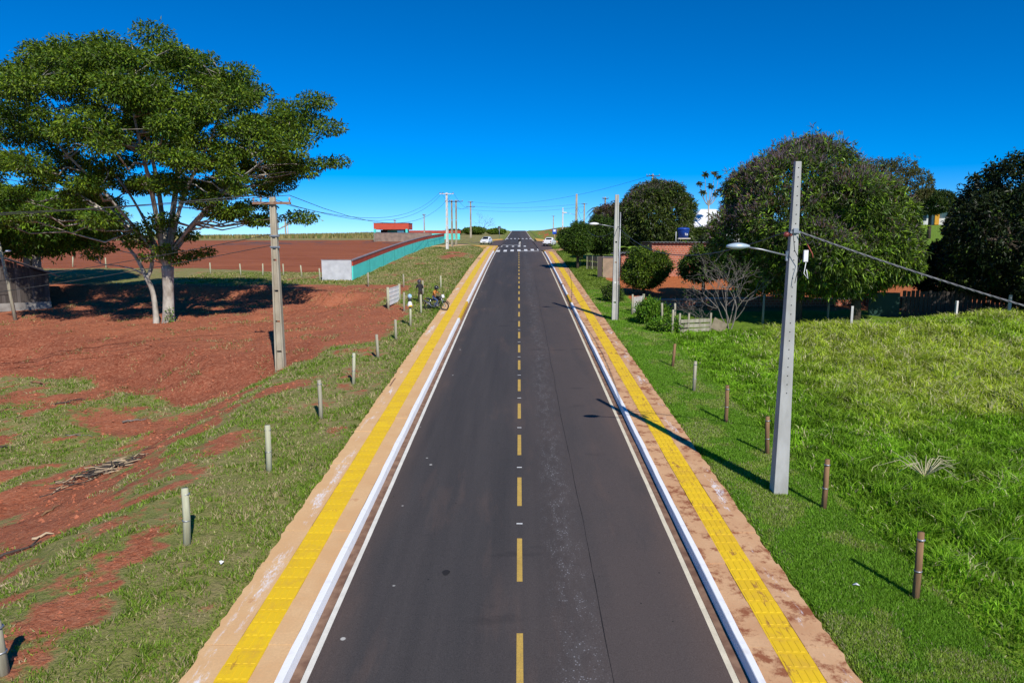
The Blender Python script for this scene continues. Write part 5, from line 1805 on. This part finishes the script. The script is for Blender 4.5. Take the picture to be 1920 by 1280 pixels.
# ------------------------------------------------------------------ people and the motorcycle
def figure(root, J, E, zones_, name='body'):
    """one skinned body: J joint -> (pos, radius), E edges, zones_ joint -> material index"""
    names = list(J)
    me = bpy.data.meshes.new(name)
    me.from_pydata([J[n][0] for n in names], [(names.index(a), names.index(b_)) for a, b_ in E], [])
    o = bpy.data.objects.new(name, me)
    COL.objects.link(o)
    sk = o.modifiers.new('skin', 'SKIN')
    sk.use_smooth_shade = True
    for i, n in enumerate(names):
        rr = J[n][1]
        me.skin_vertices[0].data[i].radius = rr if isinstance(rr, tuple) else (rr, rr)
        me.skin_vertices[0].data[i].use_root = (n == 'pelvis')
    sb = o.modifiers.new('sub', 'SUBSURF')
    sb.levels = sb.render_levels = 1
    dg = bpy.context.evaluated_depsgraph_get()
    dg.update()
    nm = bpy.data.meshes.new_from_object(o.evaluated_get(dg))
    bpy.data.objects.remove(o)
    mats_ = zones_['_mats']
    nm.materials.clear()
    for m_ in mats_:
        nm.materials.append(m_)
    segs = [(np.array(J[a][0]), np.array(J[b_][0]), zones_.get(a + '-' + b_, zones_.get(b_, 0))) for a, b_ in E]
    for f in nm.polygons:
        c = np.array(f.center)
        best, bi = 1e9, 0
        for a, b_, zi in segs:
            ab = b_ - a
            t_ = np.clip(np.dot(c - a, ab) / max(np.dot(ab, ab), 1e-9), 0, 1)
            d_ = np.linalg.norm(c - a - ab * t_)
            if d_ < best:
                best, bi = d_, zi
        f.material_index = bi
        f.use_smooth = True
    return meshobj(name, nm, root)


SKIN = mat('skin', (.32, .17, .11), (.28, .15, .10), 5, .6, bmp=0)
HAIR = mat('black_hair', (.012, .010, .009), None, 8, .5, bmp=.2)
BLACKC = mat('black_cloth', (.015, .015, .018), (.03, .03, .034), 5, .9, bmp=.2)
SHOE = mat('dark_shoe', (.04, .03, .025), None, 5, .6, bmp=0)


def make_person(x, y, rz, label, pose, top, legs, z=None, head='hair', sleeves=1, hcol=None):
    root = empty('person', (x, y, (g(x, y) if z is None else z)), rz, label, 'person')
    P_ = pose
    J, E = {}, []

    def add(n, pos, r, parent=None):
        J[n] = (tuple(pos), r)
        if parent:
            E.append((parent, n))
    add('pelvis', P_['pelvis'], (.15, .11))
    add('waist', P_['waist'], (.135, .10), 'pelvis')
    add('chest', P_['chest'], (.165, .115), 'waist')
    add('neckb', P_['neck'], .065, 'chest')
    nk = Vector(P_['neck'])
    hd = Vector(P_['head'])
    add('chin', nk.lerp(hd, .55), .062, 'neckb')
    add('head', hd, (.085, .10), 'chin')
    add('crown', hd + (hd - nk).normalized() * .09, .07, 'head')
    for s, sn_ in ((-1, 'l'), (1, 'r')):
        sh_, el, wr = [Vector(P_[k + sn_]) for k in ('sh', 'el', 'wr')]
        add('sh' + sn_, sh_, .066, 'chest')
        add('el' + sn_, el, .045, 'sh' + sn_)
        add('wr' + sn_, wr, .030, 'el' + sn_)
        fd = (wr - el).normalized()
        side = fd.cross(Vector((0, 0, 1)))
        side = side.normalized() if side.length > .1 else Vector((0, 1, 0))
        pm = wr + fd * .08
        add('pm' + sn_, pm, (.036, .022), 'wr' + sn_)
        curl = Vector((0, 0, -1)) if abs(fd.z) < .7 else Vector((0, 1, 0))
        for q, (off, ln) in enumerate(((-.030, .062), (-.010, .078), (.010, .074), (.030, .058))):
            k1 = pm + fd * .035 + side * off
            add('f%d' % q + sn_, k1, .0095, 'pm' + sn_)
            add('g%d' % q + sn_, k1 + fd * ln * .5 + curl * .012, .0088, 'f%d' % q + sn_)
            add('t%d' % q + sn_, k1 + fd * ln * .8 + curl * .04, .0078, 'g%d' % q + sn_)
        add('th' + sn_, wr + fd * .05 + side * -.045, .011, 'wr' + sn_)
        add('tt' + sn_, wr + fd * .09 + side * -.062 + curl * .02, .009, 'th' + sn_)
        hp, kn, an, to = [Vector(P_[k + sn_]) for k in ('hp', 'kn', 'an', 'to')]
        add('hp' + sn_, hp, .095, 'pelvis')
        add('kn' + sn_, kn, .062, 'hp' + sn_)
        add('an' + sn_, an, .040, 'kn' + sn_)
        add('to' + sn_, to, (.042, .030), 'an' + sn_)
    Z = {'_mats': [top, legs, SKIN, SHOE]}
    for n in J:
        if n in ('chin', 'head', 'crown') or n[:2] in ('pm', 'th', 'tt') or (n[0] in 'fgt' and n[1:2].isdigit()):
            Z[n] = 2
        elif n[:2] in ('hp', 'kn', 'an'):
            Z[n] = 1
        elif n[:2] == 'to':
            Z[n] = 3
        else:
            Z[n] = 0
    if not sleeves:
        Z['wrl'] = Z['wrr'] = 2
    figure(root, J, E, Z)
    fwd = Vector(P_.get('face', (0, 1, 0))).normalized()
    sd_ = fwd.cross(Vector((0, 0, 1)))
    hv = Vector(hd)
    if head == 'hair':
        me_ = MB().lathe([(.02, .125), (.075, .10), (.105, .04), (.108, -.03), (.09, -.075)], 14, hv - fwd * .022 + Vector((0, 0, .03)))
        me_.build('hair', HAIR, root)
    else:
        me_ = MB().lathe([(.03, .165), (.085, .145), (.13, .08), (.145, .0), (.135, -.08), (.11, -.125)], 16, hv + Vector((0, 0, .03)))
        hm = me_.build('helmet', hcol or mat('black_helmet', (.02, .02, .022), None, 3, .2, bmp=0, spec=.5), root)
        c = hv + fwd * .135 + Vector((0, 0, .03))
        MB().box(c, (.19, .04, .09), rz=math.atan2(-fwd.x, fwd.y)).build('visor', mat('visor_glass', (.09, .10, .12), None, 3, .1, bmp=0), hm)
    MB().box(hv + fwd * .108 + Vector((0, 0, -.005)), (.028, .035, .045), rz=math.atan2(-fwd.x, fwd.y)).build('nose', SKIN, root)
    for s in (-1, 1):
        MB().lathe([(.004, -.012), (.012, 0), (.004, .012)], 6, hv + fwd * .098 + sd_ * s * .032 + Vector((0, 0, .018))).build('eye', HAIR, root)
        MB().lathe([(.006, -.03), (.016, 0), (.006, .03)], 6, hv + sd_ * s * .095).build('ear', SKIN, root)
    MB().box(hv + fwd * .098 + Vector((0, 0, -.052)), (.05, .012, .012), rz=math.atan2(-fwd.x, fwd.y)).build('mouth', mat('lip', (.22, .08, .06), None, 5, .6, bmp=0), root)
    return root


WALK = dict(pelvis=(0, 0, .96), waist=(0, .01, 1.12), chest=(0, .02, 1.36), neck=(0, .02, 1.52), head=(0, .04, 1.66), shl=(-.19, .02, 1.43), shr=(.19, .02, 1.43), ell=(-.25, .08, 1.16), elr=(.25, -.06, 1.16),
            wrl=(-.23, .22, .96), wrr=(.24, -.02, .90), hpl=(-.10, 0, .92), hpr=(.10, 0, .92), knl=(-.11, -.02, .50), knr=(.10, .14, .52), anl=(-.11, -.22, .10), anr=(.10, .20, .08), tol=(-.12, -.10, .035), tor=(.11, .36, .04))
WHITEC = mat('white_cloth', (.72, .71, .68), (.6, .59, .57), 4, .9, bmp=.2)
make_person(.15, 126.4, R(4), 'person in black top and white trousers walking up the road', WALK, BLACKC, WHITEC, z=p(126.4))
STAND = dict(pelvis=(0, 0, .94), waist=(0, .03, 1.10), chest=(-.02, .07, 1.33), neck=(-.03, .10, 1.49), head=(-.04, .14, 1.62), shl=(-.21, .06, 1.40), shr=(.17, .06, 1.40), ell=(-.30, .16, 1.16), elr=(.24, .14, 1.14),
             wrl=(-.14, .34, 1.22), wrr=(.10, .34, 1.08), hpl=(-.10, 0, .90), hpr=(.10, 0, .90), knl=(-.12, .05, .49), knr=(.12, .02, .49), anl=(-.13, -.02, .08), anr=(.13, -.04, .08), tol=(-.15, .13, .035), tor=(.15, .11, .035))
make_person(-7.55, 53.0, R(25), 'person in black jacket and dark helmet standing behind a fence post', STAND, BLACKC, mat('dark_trousers', (.05, .035, .03), None, 5, .9, bmp=.1), head='helmet', hcol=mat('grey_helmet', (.10, .09, .11), (.03, .03, .03), 6, .3, bmp=0))


def motorcycle(x, y, rz, label):
    root = empty('motorcycle', (x, y, g(x, y)), rz, label, 'motorcycle')
    BLK = mat('black_motor', (.02, .02, .022), None, 5, .4, bmp=0)
    CHR = mat('bright_metal', (.6, .6, .6), None, 5, .25, metal=.9, bmp=0)
    TY = MATS['tyre_rubber']
    for nm, wx, R_ in (('rear_wheel', -.68, .31), ('front_wheel', .68, .335)):
        rim = MB()
        rim.tube([(wx + math.cos(a) * (R_ - .06), 0, R_ + math.sin(a) * (R_ - .06)) for a in np.linspace(0, 2 * math.pi, 25)], .018, 6, False)
        wheel = rim.build(nm, CHR, root)
        ty = MB()
        ty.tube([(wx + math.cos(a) * (R_ - .035), 0, R_ + math.sin(a) * (R_ - .035)) for a in np.linspace(0, 2 * math.pi, 29)], .045, 8, False)
        ty.build('tyre', TY, wheel)
        for k in range(12):
            a = 2 * math.pi * k / 12
            MB().tube([(wx, 0, R_), (wx + math.cos(a) * (R_ - .07), 0, R_ + math.sin(a) * (R_ - .07))], .006, 4).build('spoke', CHR, wheel)
        MB().lathe([(.05, -.07), (.05, .07)], 10, (wx, 0, R_), axis='Y').build('hub', CHR, wheel)
    MB().tube([(.40, 0, .92), (.28, 0, .62), (.05, 0, .30), (-.25, 0, .32), (-.30, 0, .70), (.32, 0, .80)], .028, 6).build('frame', BLK, root)
    for s in (-1, 1):
        MB().tube([(.68, s * .09, .335), (.52, s * .09, .72), (.40, s * .09, 1.0)], .026, 7).build('fork_leg', CHR, root)
        MB().tube([(-.28, s * .08, .40), (-.68, s * .08, .31)], .022, 6).build('swing_arm', BLK, root)
        MB().tube([(-.40, s * .10, .74), (-.62, s * .11, .36)], .03, 7).build('shock_absorber', CHR, root)
        MB().tube([(.10, s * .16, .27), (.10, s * .30, .27)], .02, 6).build('foot_peg', BLK, root)
        MB().tube([(.36, s * .33, 1.10), (.36, s * .22, 1.09)], .022, 7).build('grip', BLK, root)
        MB().tube([(.38, s * .28, 1.1), (.40, s * .34, 1.30)], .008, 5).build('mirror_stalk', BLK, root)
        MB().box((.40, s * .36, 1.33), (.02, .10, .07)).build('mirror', BLK, root)
    MB().tube([(.36, -.30, 1.10), (.40, -.12, 1.04), (.40, .12, 1.04), (.36, .30, 1.10)], .015, 6).build('handlebar', CHR, root)
    MB().lathe([(.05, -.24), (.15, -.16), (.17, .05), (.11, .22), (.03, .27)], 12, (.16, 0, .86), .85, .95, axis='X').build('fuel_tank', BLK, root)
    MB().prism([(.02, .76), (-.82, .88), (-.80, .80), (-.40, .70), (.0, .68)], -.12, .12).build('seat', BLK, root, bevel=.03)
    MB().box((.02, 0, .42), (.34, .24, .30), ry=R(-10)).build('engine', mat('engine_alloy', (.22, .22, .23), None, 6, .5, metal=.6), root, bevel=.03)
    MB().tube([(.15, -.13, .42), (.10, -.15, .26), (-.3, -.15, .30), (-.5, -.17, .48), (-.92, -.18, .70)], [.022, .022, .025, .05, .055], 8).build('exhaust', CHR, root)
    MB().box((.56, 0, 1.02), (.14, .26, .26), ry=R(-20)).build('headlight_fairing', WHITE, root, bevel=.05)
    MB().lathe([(.08, 0), (.07, .02)], 12, (.63, 0, .98), axis='X').build('headlight', mat('lamp_lens', (.6, .62, .65), None, 3, .05, bmp=0), root)
    fp = []
    for i, a in enumerate(np.linspace(.35, 2.2, 8)):
        fp += [(.68 + math.cos(a) * .42, -.06, .335 + math.sin(a) * .42), (.68 + math.cos(a) * .42, .06, .335 + math.sin(a) * .42)]
    MB().add(fp, [(2 * i, 2 * i + 1, 2 * i + 3, 2 * i + 2) for i in range(7)]).build('front_fender', BLK, root)
    fp = []
    for i, a in enumerate(np.linspace(1.0, 2.9, 8)):
        fp += [(-.68 + math.cos(a) * .40, -.07, .31 + math.sin(a) * .40), (-.68 + math.cos(a) * .40, .07, .31 + math.sin(a) * .40)]
    MB().add(fp, [(2 * i, 2 * i + 1, 2 * i + 3, 2 * i + 2) for i in range(7)]).build('rear_fender', BLK, root)
    MB().box((-.90, 0, .80), (.05, .14, .08)).build('tail_light', MATS['tail_red'], root)
    return root


MX, MY, MRZ = -5.95, 49.6, R(-22)
moto = motorcycle(MX, MY, MRZ, 'black and white trail motorcycle standing at the sidewalk edge')
RIDE = dict(pelvis=(-.22, 0, .93), waist=(-.18, 0, 1.08), chest=(-.08, 0, 1.30), neck=(-.02, 0, 1.45), head=(.03, 0, 1.58), shl=(-.06, .19, 1.36), shr=(-.06, -.19, 1.36), ell=(.08, .31, 1.15), elr=(.08, -.31, 1.15),
            wrl=(.30, .29, 1.13), wrr=(.30, -.29, 1.13), hpl=(-.16, .10, .90), hpr=(-.16, -.10, .90), knl=(.24, .20, .72), knr=(.24, -.20, .72), anl=(.04, .23, .36), anr=(.04, -.23, .36), tol=(.20, .24, .31), tor=(.20, -.24, .31), face=(1, 0, 0))
make_person(MX, MY, MRZ, 'person in orange shirt, jeans and black helmet astride the motorcycle', RIDE, mat('orange_cloth', (.55, .22, .05), (.45, .17, .04), 4, .9, bmp=.2), mat('blue_denim', (.05, .08, .17), (.07, .10, .20), 6, .9, bmp=.2), z=g(MX, MY), head='helmet', sleeves=0)

# ------------------------------------------------------------------ litter of branches on the left
rs = np.random.default_rng(91)


def branch_thing(name, x, y, ln, r, rz, label, mt, forks=2, group=None):
    root = empty(name, (x, y, g(x, y) + r * .6), rz, label, 'branch', group)
    mb = MB()
    q = []
    for i, t_ in enumerate(np.linspace(-.5, .5, 6)):
        wx, wy = x + math.cos(rz) * t_ * ln, y + math.sin(rz) * t_ * ln
        q.append((t_ * ln, rs.normal() * .07 * ln, g(wx, wy) - g(x, y) + rs.uniform(0, .06)))
    mb.tube(q, [r, r, r * .9, r * .8, r * .6, r * .35], 6)
    mb.build('stem', mt, root)
    for k in range(forks):
        i = rs.integers(2, 5)
        e = (q[i][0] + rs.uniform(.1, .35) * ln, q[i][1] + rs.normal() * .25 * ln, q[i][2] + rs.uniform(.03, .15))
        MB().tube([q[i], e], [r * .55, r * .2], 5).build('twig', mt, root)


PALEW = mat('peeled_wood', (.55, .42, .26), (.40, .30, .20), 4, .9, bmp=.2)
BR = [(-24.5, 30.5, 2.2, .06, .3, 'forked dark branch lying near the left edge below the bank', WOODDK), (-25.6, 36.0, 1.8, .09, -.5, 'reddish broken log at the foot of the bank', mat('red_log', (.36, .16, .09), (.25, .1, .06), 5, .9)), (-21.8, 32.6, 1.9, .06, .7, 'bent dark branch on the turf below the bank', WOODDK),
      (-17.2, 30.0, 1.3, .06, .25, 'pale dead stick near the bare track', BARK_GREY), (-18.6, 28.2, 1.5, .04, .1, 'thin pale stick left of the bare track', BARK_GREY), (-20.8, 27.0, 1.6, .06, .4, 'dark stick on the bare red patch', WOODDK),
      (-12.9, 16.5, 1.7, .06, .45, 'curved dark root above the pale offcut, lower left', WOODDK), (-12.6, 17.3, .7, .06, .2, 'pale wood offcut on red soil, lower left', PALEW), (-11.3, 13.9, .8, .05, .5, 'small pale slab of bark in the lower left turf', PALEW), (-14.2, 20.0, .9, .05, 1.2, 'short brown stump piece on the turf', WOODB)]
for x, y, ln, r, rz, lb, mt in BR:
    branch_thing('fallen_branch', x, y, ln * .75, r * .65, rz, lb, mt, 2 if ln > 1 else 0, 'branches lying on the left ground')
pile = empty('brush_pile', (-14.6, 23.4, g(-14.6, 23.4)), R(25), 'heap of cut brushwood and bark in the left hollow', 'brush pile')
mb = MB()
for k in range(150):
    c = np.array([rs.normal() * .6, rs.normal() * .45, abs(rs.normal()) * .09 + .03])
    a = rs.normal() * .6 + (.4 if k % 2 else -.3)
    ln = rs.uniform(.25, 1.0)
    wx = Matrix.Rotation(R(25), 3, 'Z') @ Vector(c)
    c[2] += g(-14.6 + wx.x, 23.4 + wx.y) - g(-14.6, 23.4)
    d_ = np.array([math.cos(a), math.sin(a), rs.normal() * .12]) * ln / 2
    mb.tube([c - d_, c + rs.normal(size=3) * .02, c + d_], [.018, .016, .008], 4, mi=int(rs.random() < .35))
o = mb.build('brushwood', [WOODDK, PALEW], pile)
o['kind'] = 'stuff'
st_ = empty('dry_weed', (11.6, 19.2, g(11.6, 19.2)), 0, 'dead straw-coloured weed sprawled in the right meadow', 'plant')
for k in range(26):
    a = rs.uniform(0, 2 * math.pi)
    ln = rs.uniform(.5, 1.3)
    MB().tube([(0, 0, .15), (math.cos(a) * ln * .5, math.sin(a) * ln * .5, .45 + rs.uniform(0, .25)), (math.cos(a) * ln, math.sin(a) * ln, .35 + rs.uniform(-.1, .4))], [.012, .010, .004], 4, False).build('stalk', mat('straw', (.55, .50, .30), None, 4, .9, bmp=0), st_)
for i, (x, y, lb) in enumerate([(-6.6, 14.4, 'crumpled pale litter scrap on the left verge turf'), (9.3, 11.2, 'white litter scrap in the lower right grass'), (7.0, 13.6, 'pale paper scrap on the right verge')]):
    o = MB().add([(-.07, -.03, .06), (.0, .05, .10), (.08, .0, .06), (.02, -.06, .09), (0, 0, .12)], [(0, 1, 4), (1, 2, 4), (2, 3, 4), (3, 0, 4)]).build('litter_scrap', WHITE, None, (x, y, g(x, y)), random.uniform(0, 3))
    tag(o, lb, 'litter', 'scraps of litter')
